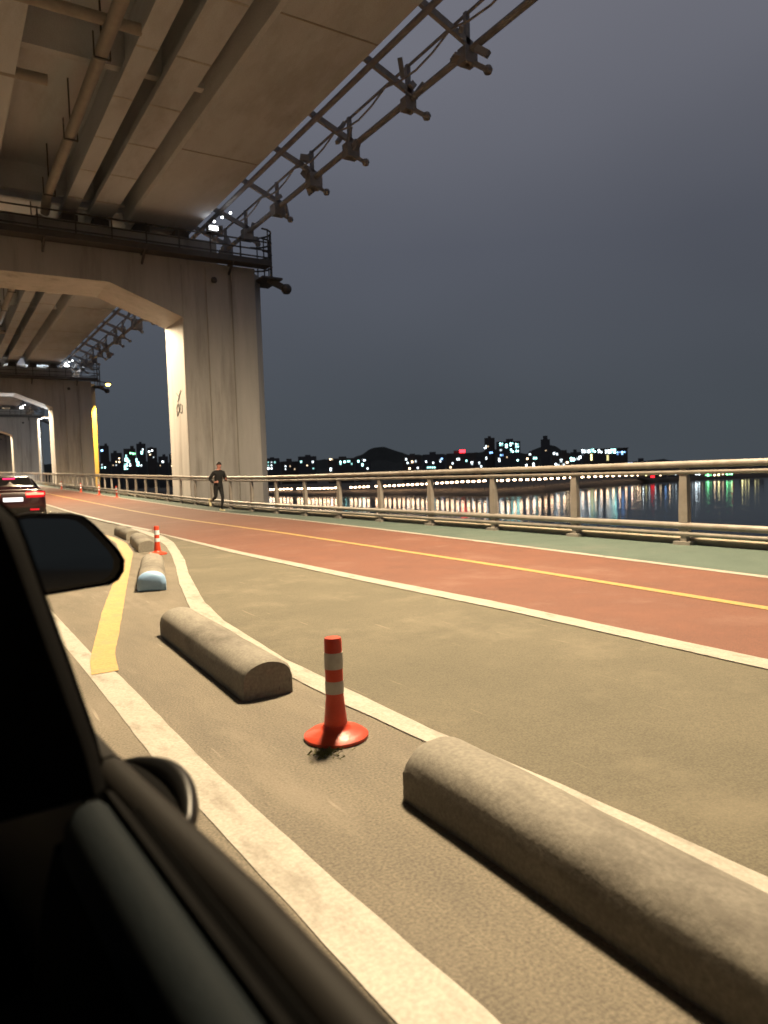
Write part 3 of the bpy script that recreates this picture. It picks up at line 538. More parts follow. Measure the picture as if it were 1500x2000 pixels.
DECK_LABEL = ['viaduct deck overhead with pale box girder and drain pipes under it', 'second viaduct deck seen through the nearest portal pier',
              'third viaduct deck beyond the second pier', 'farthest viaduct deck at the left edge of the view']
def make_deck(idx, ya, yb):
    t = thing('viaduct_deck', DECK_LABEL[idx], 'bridge deck', (0, ya, 0), 0, 'decks of the viaduct')
    y0, y1 = 1.65, yb - ya + 1.45
    mb = MB(); mb.prism([(-18.5, 15.3), (11.3, 15.3), (12.05, 15.0), (12.05, 15.25), (12.15, 15.25), (12.15, 16.6), (11.8, 16.6), (11.75, 15.7), (-18.5, 15.7)], 'y', y0, y1)
    obj('deck_slab', mb, M['soffit'], t)
    mb = MB(); mb.prism([(8.45, 13.5), (11.50, 13.5), (11.6, 13.6), (11.75, 15.02), (11.3, 15.298), (8.1, 15.298), (8.35, 13.6)], 'y', y0, y1)
    bx = obj('box_girder', mb, M['soffit'], t)
    n = 5
    for k in range(1, n):
        yy = y0 + (y1 - y0) * k / n
        mb = MB(); mb.box(8.46, 11.49, yy - 0.03, yy + 0.03, 13.485, 13.51)
        obj('joint_strip', mb, M['dark_steel'] if False else M['pale_steel'], bx)
    for (a, b, st) in ((6.62, 7.66, True), (5.48, 6.1, True), (2.0, 2.7, False), (-2.3, -1.5, False), (-6.8, -6.0, False), (-11.4, -10.6, False), (-15.9, -15.1, False)):
        mb = MB()
        mb.prism([(a, 13.5), (b, 13.5), (b, 13.75), (b - 0.28, 13.95), (b - 0.28, 15.298), (a + 0.28, 15.298), (a + 0.28, 13.95), (a, 13.75)], 'y', y0, y1)
        g = obj('girder', mb, M['soffit'], t)
        if st:
            k = 0
            yy = y0 + 2.5
            while yy < y1 - 1:
                mb = MB(); mb.box(a + 0.012, b - 0.012, yy - 0.04, yy + 0.04, 13.485, 13.51)
                obj('flange_joint', mb, M['concrete'], g)
                yy += 3.1
    for yy in [y0 + 0.3, y0 + 11, y0 + 22, y0 + 33, y1 - 0.5]:
        mb = MB(); mb.box(-15.2, 8.3, yy - 0.15, yy + 0.15, 14.1, 15.297)
        obj('cross_diaphragm', mb, M['soffit'], t)
    # drain pipes
    mb = MB(); mb.tube([(4.68, y0 + 0.4, 13.4), (4.68, y1 - 2.2, 13.4), (4.68, y1 - 1.4, 13.0)], 0.19, 12)
    obj('drain_pipe', mb, M['pale_steel'], t, 40)
    for yy, xe in ((31.5 - 2.9 - ya + ya * 0, 5.55),) if False else ():
        pass
    for dy, xe in ((20.7 + 10.8, 5.5), (24.6 + 10.8, 3.6), (12.0, 5.5)):
        mb = MB(); mb.tube([(-12, dy, 13.62), (xe, dy, 13.62)], 0.16, 10)
        obj('cross_pipe', mb, M['pale_steel'], t, 40)
    for k in range(8):
        yy = y0 + 3 + k * 5.6
        mb = MB(); mb.bar((4.68, yy, 13.5), (4.68, yy, 15.295), 0.05); mb.box(4.45, 4.91, yy - 0.04, yy + 0.04, 13.17, 13.21); mb.bar((4.46, yy, 13.2), (4.46, yy, 13.9), 0.04); mb.bar((4.90, yy, 13.2), (4.90, yy, 13.9), 0.04)
        obj('pipe_hanger', mb, M['dark_steel'], t)
    # service gantry: brackets off the deck edge carrying pipes and boxes
    nb = 13
    for k in range(nb):
        yy = y0 + 1.2 + k * (y1 - y0 - 2.4) / (nb - 1) + random.uniform(-0.5, 0.5)
        mb = MB()
        mb.bar((12.1, yy, 14.55), (14.15, yy, 13.75), 0.14, 0.2)
        mb.bar((14.0, yy, 13.15), (14.0, yy, 14.65), 0.14)
        br = obj('gantry_bracket', mb, M['gantry_steel'], t)
        rnd = random.Random(idx * 50 + k)
        mb = MB()
        s = rnd.uniform(0.16, 0.38)
        for q in range(4):
            a_, b_, c_ = rnd.uniform(13.5, 14.3), yy + rnd.uniform(-0.7, 0.7), rnd.uniform(13.2, 14.2); e_ = rnd.uniform(0.08, 0.26)
            mb.bar((a_, b_, c_), (a_ + rnd.uniform(-.3, .3), b_ + rnd.uniform(-.4, .4), c_ + rnd.uniform(-.5, .5)), e_, e_ * rnd.uniform(0.5, 1.6))
        mb.box(13.78, 13.78 + 2 * s, yy - s * 0.8, yy + s * 0.8, 13.15, 13.15 + 2 * s)
        mb.bar((14.0, yy, 13.3), (14.35, yy - 0.35, 12.98), 0.12)
        mb.ball((14.42, yy - 0.42, 12.92), 0.15, 8)
        tag(obj('service_fittings', mb, M['gantry_steel'], br), kind='stuff')
    for (x, z, r) in ((14.05, 13.55, 0.11), (14.0, 14.6, 0.05), (12.45, 14.15, 0.10)):
        mb = MB(); mb.tube([(x, y0, z), (x, y1, z)], r, 8)
        obj('gantry_pipe', mb, M['gantry_steel'], t, 40)
    for s_ in range(1):
        mb = MB(); pts = []
        for k in range(nb - 1):
            a = y0 + 1.2 + k * (y1 - y0 - 2.4) / (nb - 1); b = a + (y1 - y0 - 2.4) / (nb - 1)
            for q in range(4):
                u = q / 4; pts.append((13.4 - 0.6 * s_, a + (b - a) * u, 14.0 - 0.3 * math.sin(math.pi * u) * (1 + 0.3 * s_)))
        mb.tube(pts, 0.035, 5)
        obj('hanging_cable', mb, M['gantry_steel'], t)
    return t
for i in range(4): make_deck(i, PIERS[i], PIERS[i + 1])

# ------------------------------------------------------------------ lamps of the place
M['lamp_glow'] = glow('lamp_tube_glow', (1.0, 0.82, 0.50), 30)
M['led_glow'] = glow('led_glow', (0.93, 0.97, 1.0), 25)
M['sodium_glow'] = glow('sodium_glow', (1.0, 0.55, 0.08), 25)
def point(name, loc, power, col, rad, parent):
    ld = bpy.data.lights.new(name, 'POINT'); ld.energy = power; ld.color = col; ld.shadow_soft_size = rad
    o = bpy.data.objects.new(name, ld); scene.collection.objects.link(o); o.location = loc; o.parent = parent
    return o
for k, y in enumerate((7.6, 42.6, 88.0, 133.4)):
    t = thing('viaduct_lamp', ['bar lamp hung under the near deck above the car', 'glowing bar lamp seen under the beam of the nearest pier',
              'bar lamp under the third deck just beyond the second pier', 'bar lamp under the farthest deck beyond the third pier'][k], 'lamp', (6, y, 12.4), 0, 'bar lamps hung under the viaduct')
    mb = MB(); mb.box(-0.9, 0.9, -0.14, 0.14, 0.06, 0.2)
    obj('lamp_housing', mb, M['pale_steel'], t)
    mb = MB(); mb.tube([(-0.85, 0, 0.0), (0.85, 0, 0.0)], 0.06, 10)
    obj('lamp_tube', mb, M['lamp_glow'], t)
    for x in (-0.35, 0.0):
        mb = MB(); mb.bar((x, 0, 0.2), (x, 0, 1.1), 0.05)
        obj('hanger', mb, M['dark_steel'], t)
    ld = bpy.data.lights.new('lamp_light', 'SPOT'); ld.energy = LAMP_POWER; ld.color = LAMP_COL; ld.shadow_soft_size = 0.9
    ld.spot_size = R(174); ld.spot_blend = 0.35
    lo = bpy.data.objects.new('lamp_light', ld); scene.collection.objects.link(lo); lo.location = (0, 0, -0.2); lo.parent = t
for k, y in enumerate((34.6, 80.0, 125.4)):
    t = thing('flood_light', ['white floodlight on the walkway corner of the nearest pier', 'white floodlight on the walkway corner of the second pier', 'white floodlight on the walkway corner of the third pier'][k],
              'floodlight', (11.9, y - 0.9, 13.05), 0, 'white floodlights on the pier walkways')
    mb = MB(); mb.box(-0.28, 0.28, -0.05, 0.2, -0.1, 0.25); mb.bar((0, 0.1, -0.1), (0, 0.15, -0.35), 0.06)
    obj('lamp_housing', mb, M['dark_steel'], t)
    mb = MB(); mb.add([(-0.2, -0.08, -0.02), (0.2, -0.08, -0.02), (0.2, -0.06, 0.16), (-0.2, -0.06, 0.16)], [(0, 1, 2, 3)])
    for q in range(3): mb.box(-0.1 + q * 0.22 - 0.035, -0.1 + q * 0.22 + 0.035, -0.5 - 0.5 * q, -0.42 - 0.5 * q, 0.2 + 0.08 * q, 0.25 + 0.08 * q)  # three floating glowing boxes put in as glints, not part of the lens
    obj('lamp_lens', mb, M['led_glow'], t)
# sodium lamp on the river end of the second pier
t = thing('sodium_lamp', 'yellow sodium lamp on an arm off the second pier', 'lamp', (15.0, 80.1, 11.5))
mb = MB(); mb.bar((-0.4, 0.3, 0.35), (0.95, 0.1, 0.2), 0.08); obj('lamp_arm', mb, M['dark_steel'], t)
mb = MB(); mb.box(0.75, 1.3, -0.1, 0.25, 0.08, 0.22); obj('lamp_housing', mb, M['dark_steel'], t)
mb = MB(); mb.ball((1.03, 0.05, -0.02), 0.2, 10, sc=(1.2, 1, 0.8)); obj('lamp_bulb', mb, M['sodium_glow'], t)
ld = bpy.data.lights.new('lamp_light', 'SPOT'); ld.energy = 45000; ld.color = (1.0, 0.50, 0.04); ld.shadow_soft_size = 0.15
ld.spot_size = R(50); ld.spot_blend = 0.5
lo = bpy.data.objects.new('lamp_light', ld); scene.collection.objects.link(lo); lo.location = (1.4, 0.0, -0.3); lo.parent = t
lo.rotation_euler = (Vector((14.5, 80.25, 5.0)) - Vector((16.4, 80.1, 11.2))).to_track_quat('-Z', 'Y').to_euler()
# white street lamp beyond the railing
zz = zg(88)
t = thing('street_lamp', 'white street lamp post with a lit head beyond the railing, left of the second pier', 'street lamp', (10.0, 88.0, -0.5))
mb = MB(); mb.tube([(0, 0, 0), (0, 0, 5), (0, 0, 8.9)], [0.16, 0.13, 0.09], 10); obj('post', mb, M['pale_steel'], t, 40)
mb = MB(); mb.tube([(0, 0, 8.85), (0.6, -0.3, 9.1), (1.3, -0.6, 9.0)], 0.06, 8); obj('lamp_arm', mb, M['pale_steel'], t, 40)
mb = MB(); mb.box(1.1, 1.9, -0.85, -0.45, 8.86, 9.0); hd = obj('lamp_head', mb, M['pale_steel'], t)
mb = MB(); mb.box(1.15, 1.85, -0.82, -0.48, 8.78, 8.858); obj('lamp_lens', mb, M['led_glow'], hd)
mb = MB(); mb.box(-0.3, 0.3, -0.3, 0.3, -9.5, 0.0); obj('footing', mb, M['concrete'], t)
point('lamp_light', (1.5, -0.7, 8.3), 4500, (0.85, 0.95, 1.0), 0.2, t)

# ------------------------------------------------------------------ railing along the river
rail = thing('guard_railing', 'grey steel pipe railing with twin top and bottom rails along the river', 'railing', (9.30, 0, 0))
ry = [-6 + 2.13 * k for k in range(0, 100)]
ys = [y for y in YS if -8 < y < 206]
for nm, z, r in (('top_rail', 1.185, 0.055), ('top_rail', 1.075, 0.038), ('bottom_rail', 0.285, 0.05), ('bottom_rail', 0.165, 0.04)):
    mb = MB(); mb.tube([(0, y, zg(y) + z + 0.10 * 0) for y in ys], r, 10)
    obj(nm, mb, M['rail_steel'], rail, 50)
mb = MB()
mb.loft([[(x * s, y * s2, z) for x, y in ((-0.045, -0.075), (0.045, -0.075), (0.045, 0.075), (-0.045, 0.075))] for z, s, s2 in ((0.17, 1.0, 0.95), (0.5, 1.0, 1.0), (0.9, 0.95, 0.85), (1.13, 0.8, 0.7))])
mb.box(-0.04, 0.04, -0.05, 0.05, 0.05, 0.18)
mb.box(-0.09, 0.09, -0.14, 0.14, 0.0, 0.055)
p0 = obj('post', mb, M['rail_steel'], rail)
for k in range(9):
    y = 4.9 + 6.39 * k
    for z, r_ in ((1.185, 0.062), (1.075, 0.044), (0.285, 0.056), (0.165, 0.046)):
        mb = MB(); mb.tube([(0, y - 0.09, zg(y) + z), (0, y + 0.09, zg(y) + z)], r_, 12)
        obj('rail_sleeve', mb, M['rail_steel'], rail, 50)
p0.location = (0.02, 6.6, zg(6.6))
for k in range(-3, 90):
    if k == 0: continue
    y = 6.6 + 2.13 * k
    c = p0.copy(); scene.collection.objects.link(c); c.location = (0.02, y, zg(y))

# ------------------------------------------------------------------ round-topped concrete wheel stops
def stop_block(x0, y0, x1, y1, label, cap=False):
    dx, dy = x1 - x0, y1 - y0
    L = math.hypot(dx, dy)
    t = thing('concrete_barrier', label, 'barrier', (x0, y0, 0), math.atan2(dy, dx) - math.pi / 2, 'round topped concrete blocks between road and path')
    prof = [(-0.15, 0.0), (-0.15, 0.10)]
    for k in range(0, 13):
        a = math.pi - math.pi * k / 12
        prof.append((0.145 * math.cos(a), 0.110 + 0.095 * math.sin(a)))
    prof += [(0.15, 0.10), (0.15, 0.0)]
    mb = MB()
    n = 14
    rows = []
    for i in range(n + 1):
        y = L * i / n
        e = 1.0
        if i in (0, n): e = 0.94
        nz = lambda p, y: 0.006 * noise.noise(Vector((p[0] * 9 + x0 * 7, y * 6 + y0, p[1] * 9)))
        rows.append([(p[0] * (e + nz(p, y) * 3), y + (0.0 if 0 < i < n else 3 * nz(p, y + 3)), (p[1] + nz(p, y + 5)) * (e if p[1] > 0.05 else 1) if p[1] > 0.01 else 0.0) for p in prof])
        if i == 0: rows.append([(p[0], 0.025, p[1]) for p in prof])
        if i == n - 1: rows.append([(p[0], L - 0.025, p[1]) for p in prof])
    mb.loft(rows)
    b = obj('block', mb, M['stop'], t, 45)
    if cap:
        mb = MB()
        rows = []
        for e, y in ((1.015, 0.10), (1.015, 0.0), (0.96, -0.025), (0.6, -0.05)):
            rows.append([(p[0] * e, y, 0.004 + p[1] * e + (1 - e) * 0.09) for p in prof])
        mb.loft(rows)
        obj('reflective_cap', mb, M['blue_cap'], t, 60)
    return t
stop_block(1.495, 0.15, 1.54, 2.17, 'nearest round topped concrete block, cut off by the right edge')
stop_block(1.48, 3.63, 1.56, 5.62, 'round topped concrete block just beyond the near orange delineator post')
stop_block(1.93, 7.93, 2.47, 10.05, 'concrete block with a pale blue reflective end cap', True)
stop_block(2.96, 12.35, 3.26, 14.3, 'concrete block just behind the white banded delineator post')
stop_block(3.36, 15.1, 3.52, 17.05, 'farthest concrete block in the row beside the yellow line')

# ------------------------------------------------------------------ delineator posts
def delineator(x, y, label, band, group, h=0.455):
    t = thing('delineator_post', label, 'delineator post', (x, y, zg(y) + 0.004), 0, group)
    s = h / 0.455
    mb = MB()
    mb.lathe([(0.0001, 0.0), (0.148, 0.0), (0.148, 0.012), (0.125, 0.028), (0.075, 0.040), (0.058, 0.055), (0.056, 0.062)], 28)
    base = obj('base', mb, M['orange'], t, 50)
    mb = MB()
    mb.lathe([(0.052, 0.05), (0.054, 0.06), (0.047, 0.13), (0.041, 0.19), (0.040, 0.45 * s), (0.036, 0.458 * s), (0.0001, 0.460 * s)], 24)
    tube = obj('post', mb, M['orange'], t, 50)
    for a, b in ((0.205, 0.262), (0.318, 0.392)):
        mb = MB(); mb.lathe([(0.0405, a * s), (0.0425, a * s), (0.0425, b * s), (0.0405, b * s)], 24)
        obj('reflective_band', mb, band, tube, 50)
    return t
G_D = 'orange delineator posts'
delineator(1.49, 2.87, 'nearest orange delineator post with two grey bands on a round base', M['grey_band'], G_D)
delineator(2.99, 11.8, 'orange delineator post with two white bands behind the blue capped block', M['white_band'], G_D)
far_y = (41.5, 46.5, 53.0, 62.0)
for k, y in enumerate(far_y):
    delineator(8.45, y, ['nearest of the four far delineator posts along the bike lane edge', 'second of the four far delineator posts along the bike lane edge',
               'third of the four far delineator posts along the bike lane edge', 'farthest of the four delineator posts, just right of the red car'][k], M['white_band'], G_D, 0.62)

# weeds at the foot of the near post
mb = MB(); rnd = random.Random(3)
for k in range(170):
    a = rnd.uniform(0, 6.28); r = abs(rnd.gauss(0, 0.032)); x = 1.36 + r * math.cos(a) * 1.3; y = 2.72 + r * math.sin(a)
    h = rnd.uniform(0.006, 0.022); b = rnd.uniform(0, 6.28); w = 0.004
    tx, ty = x + rnd.uniform(-0.02, 0.02), y + rnd.uniform(-0.02, 0.02)
    mb.add([(x - w * math.cos(b), y - w * math.sin(b), 0.003), (x + w * math.cos(b), y + w * math.sin(b), 0.003), (tx + w, ty, h * 0.7), (tx, ty, h)], [(0, 1, 2, 3)])
M['weed'] = mat('weed_green', (0.13, 0.13, 0.045), (0.09, 0.095, 0.03), 30, 0.8)
tag(obj('weeds', mb, M['weed']), 'small tuft of green weeds at the foot of the near delineator post', 'weeds', kind='stuff')

# ------------------------------------------------------------------ runner
def runner(loc, rz):
    V = [(0,0,0.93,.125,.10), (0,-0.02,1.10,.15,.12), (0,-0.05,1.27,.185,.13), (0,-0.065,1.40,.15,.10), (0,-0.075,1.49,.058,.058), (0,-0.10,1.555,.066,.07), (0,-0.105,1.63,.078,.092), (0,-0.10,1.70,.06,.07)]
    E = [(i, i+1) for i in range(7)]
    def chain(root, pts):
        i = root
        for p in pts:
            V.append(p if len(p) == 5 else (*p, p[3])); E.append((i, len(V)-1)); i = len(V)-1
        return i
    # arms bent at the elbow
    chain(3, [(-0.19,-0.05,1.38,.072), (-0.30,0.08,1.15,.058), (-0.27,-0.10,1.03,.044), (-0.20,-0.17,1.04,.03,.03), (-0.195,-0.215,1.045,.03,.022)])
    chain(3, [(0.19,-0.07,1.38,.072), (0.31,-0.03,1.13,.058), (0.20,-0.24,1.10,.044), (0.135,-0.30,1.14,.03,.03), (0.12,-0.335,1.16,.03,.022)])
    # supporting leg (image right) and trailing leg
    chain(0, [(0.095,-0.01,0.86,.105), (0.085,-0.13,0.50,.062), (0.085,-0.10,0.30,.056), (0.08,-0.03,0.085,.040), (0.08,-0.13,0.045,.038,.03), (0.08,-0.19,0.04,.03,.022)])
    chain(0, [(-0.095,0.01,0.86,.105), (-0.10,0.02,0.50,.062), (-0.10,0.22,0.42,.055), (-0.095,0.40,0.36,.040), (-0.095,0.44,0.28,.036,.03), (-0.095,0.45,0.22,.03,.022)])
    me = bpy.data.meshes.new('runner_skeleton')
    me.from_pydata([v[:3] for v in V], E, [])
    o = bpy.data.objects.new('runner_skeleton', me); scene.collection.objects.link(o)
    md = o.modifiers.new('skin', 'SKIN')
    for i, v in enumerate(V):
        sv = me.skin_vertices[0].data[i]; sv.radius = (v[3], v[4]); sv.use_root = (i == 0)
    o.modifiers.new('sub', 'SUBSURF').levels = 2
    dg = bpy.context.evaluated_depsgraph_get()
    me2 = bpy.data.meshes.new_from_object(o.evaluated_get(dg))
    bpy.data.objects.remove(o)
    me2.name = 'person'
    black = mat('black_sportswear', (0.010, 0.010, 0.011), (0.007, 0.007, 0.008), 20, 0.85)
    skin = mat('skin', (0.48, 0.22, 0.17), (0.42, 0.19, 0.15), 15, 0.55)
    sock = mat('pale_legging', (0.38, 0.33, 0.29), (0.32, 0.28, 0.25), 15, 0.7)
    me2.materials.clear()
    for m in (black, skin, sock): me2.materials.append(m)
    for p in me2.polygons:
        c = p.center; p.use_smooth = True
        mi = 0
        if c.z > 1.475: mi = 1
        elif c.z > 0.9 and (c.y < -0.15 and c.x < -0.12 or c.y < -0.275 and c.x > 0.05 and c.z < 1.3): mi = 1
        elif c.x < 0 and c.z < 0.45 and c.y > 0.20: mi = 2
        p.material_index = mi
    t = thing('person', 'runner in black sportswear with pale shoes on the green walkway by the railing', 'person', loc, rz)
    b = bpy.data.objects.new('body', me2); scene.collection.objects.link(b); b.parent = t
    # face
    mb = MB(); mb.loft([[(-0.012,-0.193,1.655),(0.012,-0.193,1.655),(0.012,-0.18,1.655),(-0.012,-0.18,1.655)],[(-0.018,-0.222,1.605),(0.018,-0.222,1.605),(0.018,-0.185,1.605),(-0.018,-0.185,1.605)]])
    obj('nose', mb, skin, b, 60)
    for s in (-1, 1):
        mb = MB(); mb.ball((s * 0.032, -0.192, 1.648), 0.013, 8); obj('eye', mb, M['car_black'], b, 60)
        mb = MB(); mb.ball((s * 0.083, -0.10, 1.63), 0.03, 8, sc=(0.35, 0.7, 1)); obj('ear', mb, skin, b, 60)
    mb = MB(); mb.box(-0.025, 0.025, -0.197, -0.18, 1.568, 1.577); obj('mouth', mb, mat('lips', (0.30, 0.10, 0.09)), b)
    # fingers, curled
    for hx, hy, hz, s in ((-0.195, -0.215, 1.045, -1), (0.12, -0.335, 1.16, 1)):
        for k in range(4):
            mb = MB(); dz = 0.026 - 0.017 * k; l = (0.036, 0.042, 0.040, 0.032)[k]
            mb.tube([(hx, hy - 0.01, hz + dz), (hx - s * 0.01, hy - l, hz + dz), (hx - s * 0.035, hy - l - 0.004, hz + dz - 0.004), (hx - s * 0.045, hy - l + 0.022, hz + dz - 0.006)], [0.009, 0.0085, 0.008, 0.006], 6)
            obj('finger', mb, skin, b, 60)
        mb = MB(); mb.tube([(hx - s * 0.012, hy + 0.03, hz + 0.025), (hx - s * 0.035, hy + 0.005, hz + 0.035), (hx - s * 0.04, hy - 0.025, hz + 0.028)], [0.011, 0.01, 0.007], 6)
        obj('thumb', mb, skin, b, 60)
    # cap-like short hair
    mb = MB(); rings = []
    for i in range(6):
        a = math.pi / 2 * i / 5 * 0.98
        rings.append([(0.087 * math.cos(a) * math.cos(u), -0.098 + 0.101 * math.cos(a) * math.sin(u), 1.663 + (0.012 if math.sin(u) < -0.3 else -0.035 * (1 - math.sin(a))) + 0.094 * math.sin(a)) for u in [2 * math.pi * k / 20 for k in range(20)]])
    mb.loft(rings); obj('hair', mb, mat('dark_hair', (0.020, 0.013, 0.011)), b, 60)
    # jacket hem and shoes
    mb = MB(); mb.lathe([(0.15, -0.05), (0.158, -0.02), (0.152, 0.02)], 20, (0, 0, 0))
    for v in range(len(mb.v)): x, y, z = mb.v[v]; mb.v[v] = (x * 1.03, y * 0.80 - 0.005, z + 0.90)
    obj('jacket_hem', mb, black, t, 60)
    shoe = mat('pale_shoe', (0.72, 0.66, 0.42), (0.60, 0.55, 0.36), 15, 0.6)
    def shoe_mb(M4):
        mb = MB(); rows = []
        for y, w, z in ((0.075, 0.025, 0.05), (0.05, 0.040, 0.085), (0.0, 0.042, 0.095), (-0.06, 0.045, 0.07), (-0.13, 0.050, 0.055), (-0.19, 0.038, 0.042), (-0.215, 0.016, 0.03)):
            rows.append([M4 @ Vector(p) for p in ((-w, y, 0.0), (w, y, 0.0), (w * 1.03, y, 0.022), (w * 0.8, y, z * 0.75), (w * 0.3, y, z), (-w * 0.3, y, z), (-w * 0.8, y, z * 0.75), (-w * 1.03, y, 0.022))])
        return mb.loft(rows)
    obj('shoe', shoe_mb(Matrix.Translation((0.08, -0.02, 0.0))), shoe, t, 60)
    obj('shoe', shoe_mb(Matrix.Translation((-0.095, 0.46, 0.37)) @ Matrix.Rotation(R(78), 4, 'X')), shoe, t, 60)
    return t
runner((8.62, 25.1, zg(25.1) + 0.008), R(14))

# ------------------------------------------------------------------ red car ahead
def red_car(loc):
    t = thing('sedan', 'dark red sedan with lit brake lights ahead at the left edge', 'car', loc)
    paint = mat('dark_red_paint', (0.028, 0.005, 0.006), (0.022, 0.004, 0.005), 3, 0.25, coat=0.6)
    glass = mat('dark_car_glass', (0.012, 0.012, 0.013), (0.010, 0.010, 0.011), 3, 0.06)
    def sec(y, w, zb, zt):
        h = [(0.0, zb), (w * 0.86, zb), (w * 0.97, zb + 0.10), (w, zb + 0.26), (w, zb + (zt - zb) * 0.62), (w * 0.965, zt - 0.07), (w * 0.88, zt - 0.012), (w * 0.6, zt), (0.0, zt + 0.012)]
        return [(x, y, z) for x, z in h] + [(-x, y, z) for x, z in h[-2:0:-1]]
    mb = MB()
    mb.loft([sec(*s) for s in ((0.0, .74, .42, .93), (0.03, .80, .34, 1.0), (0.12, .87, .28, 1.035), (0.45, .905, .22, 1.045), (1.2, .915, .2, 1.01), (3.0, .915, .2, .98), (3.9, .89, .22, .88), (4.45, .82, .28, .76), (4.62, .66, .38, .66))])
    obj('body', mb, paint, t, 50)
    def gsec(y, wb, wt, z):
        h = [(wb, 1.0), (wb * 0.985, 1.04), (wt + 0.05, z - 0.12), (wt, z - 0.04), (wt * 0.85, z), (0, z + 0.015)]
        return [(x, y, zz) for x, zz in h] + [(-x, y, zz) for x, zz in h[-2::-1]]
    mb = MB()
    mb.loft([gsec(*s) for s in ((0.42, .70, .66, 1.13), (0.6, .73, .64, 1.19), (1.25, .79, .60, 1.43), (1.9, .80, .60, 1.465), (2.6, .79, .59, 1.42), (3.4, .74, .62, 1.13))])
    obj('cabin', mb, paint, t, 50)
    mb = MB(); mb.add([(-0.62, 0.50, 1.165), (0.62, 0.50, 1.165), (0.54, 1.16, 1.415), (-0.54, 1.16, 1.415)], [(0, 1, 2, 3)]); mb.add([(-0.62, 0.52, 1.14), (0.62, 0.52, 1.14), (0.54, 1.18, 1.39), (-0.54, 1.18, 1.39)], [(0, 1, 2, 3)])
    obj('rear_window', mb, glass, t)
    for s in (-1, 1):
        mb = MB(); mb.add([(s * .80, 0.75, 1.05), (s * .815, 3.2, 1.05), (s * .655, 2.55, 1.34), (s * .66, 1.4, 1.37)], [(0, 1, 2, 3)])
        obj('side_window', mb, glass, t)
        # tail light wraps the corner
        mb = MB(); rows = []
        for y, x0, x1 in ((-0.012, 0.36, 0.70), ):
            pass
        pts = [(0.34, 0.018), (0.60, 0.008), (0.74, 0.018), (0.82, 0.075), (0.875, 0.20), (0.90, 0.34)]
        rows = [[(s * x, y - 0.02, 0.80), (s * x, y - 0.028, 0.95), (s * x * 0.995, y - 0.005, 0.985), (s * x * 0.96, y + 0.05, 0.88)] for x, y in pts]
        mb.loft(rows)
        tl = obj('tail_light', mb, mat('tail_light_red', (0.35, 0.004, 0.01), rough=0.2, emit=(1.0, 0.01, 0.03), emit_s=0.35), t, 40)
        mb = MB(); mb.loft([[(s * x, y - 0.052, 0.875), (s * x, y - 0.056, 0.935), (s * x, y - 0.03, 0.935), (s * x, y - 0.03, 0.875)] for x, y in pts[:4]])
        obj('light_bar', mb, glow('tail_light_glow', (1.0, 0.10, 0.06), 7), tl)
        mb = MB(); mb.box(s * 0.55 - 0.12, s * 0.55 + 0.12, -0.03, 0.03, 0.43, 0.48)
        obj('reflector', mb, mat('glowing_red_reflector', (0.4, 0.004, 0.01), rough=0.2, emit=(1, 0.02, 0.04), emit_s=0.5), t)  # emission stands in for light thrown back; no lamp in it
        for y in (0.95, 3.65):
            mb = MB(); mb.lathe([(0.0001, -0.1), (0.26, -0.1), (0.315, -0.07), (0.32, 0.07), (0.26, 0.1), (0.0001, 0.1)], 22)
            for i, (a, b, c) in enumerate(mb.v): mb.v[i] = (s * 0.84 + c, y + a, 0.32 + b)
            w = obj('wheel', mb, M['rubber'], t, 40)
            mb = MB(); mb.lathe([(0.0001, 0), (0.20, 0), (0.20, 0.012), (0.06, 0.02), (0.0001, 0.02)], 18)
            for i, (a, b, c) in enumerate(mb.v): mb.v[i] = (s * (0.945 + c), y + a, 0.32 + b)
            obj('rim', mb, M['pale_steel'], w, 40)
        mb = MB(); mb.ball((s * 0.98, 2.95, 1.02), 0.1, 10, sc=(1, 0.6, 0.75)); obj('side_mirror', mb, paint, t, 60)
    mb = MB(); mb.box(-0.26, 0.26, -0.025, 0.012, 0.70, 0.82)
    obj('licence_plate', mb, mat('glowing_plate_white', (0.8, 0.85, 0.95), rough=0.4, emit=(0.80, 0.88, 1.0), emit_s=0.9), t)  # emission puts the light on the plate into its material
    mb = MB(); mb.box(-0.16, 0.16, 1.02, 1.06, 1.355, 1.385)
    obj('high_brake_light', mb, glow('brake_light_glow', (1.0, 0.02, 0.10), 5), t)
    mb = MB(); mb.box(-0.78, 0.78, -0.015, 0.12, 0.34, 0.52); obj('bumper', mb, M['car_black'], t)
    return t
red_car((1.86, 23.2, zg(24.5)))

# ------------------------------------------------------------------ the car the picture is taken from
own = thing('car', 'dark car in the foreground with open rear window, door sill and wing mirror', 'car', (0, 0, 0), R(3.0))
def taper(y): return -0.022 * max(0.0, min(1.0, (y - 0.55) / 0.45)) - 0.04 * max(0, y - 1.4) ** 1.5
def sweep(name, prof, ys, m, smooth=50, tp=True, parent=own, cap=True):
    mb = MB(); mb.loft([[(x + (taper(y) if tp else 0), y, z) for x, z in prof] for y in ys], cap=cap)
    return obj(name, mb, m, parent, smooth)
skin = [(0.213, 0.843), (0.222, 0.852), (0.240, 0.853), (0.251, 0.845), (0.256, 0.825), (0.268, 0.77), (0.285, 0.70), (0.305, 0.60), (0.31, 0.48), (0.295, 0.30), (0.27, 0.28), (0.20, 0.28), (0.20, 0.80)]
ydoor = [-0.85 + 0.1 * k for k in range(0, 19)]
rear_door = sweep('rear_door', skin, [y for y in ydoor if y < 0.93] + [0.93], M['own_paint'])
front_door = sweep('front_door', skin, [0.938] + [0.98 + 0.1 * k for k in range(0, 13)], M['own_paint'])
sweep('front_fender', [(x, z) for x, z in skin[:-2]] + [(0.1, 0.28), (0.1, 0.84)], [2.19 + 0.1 * k for k in range(0, 14)], M['own_paint'])
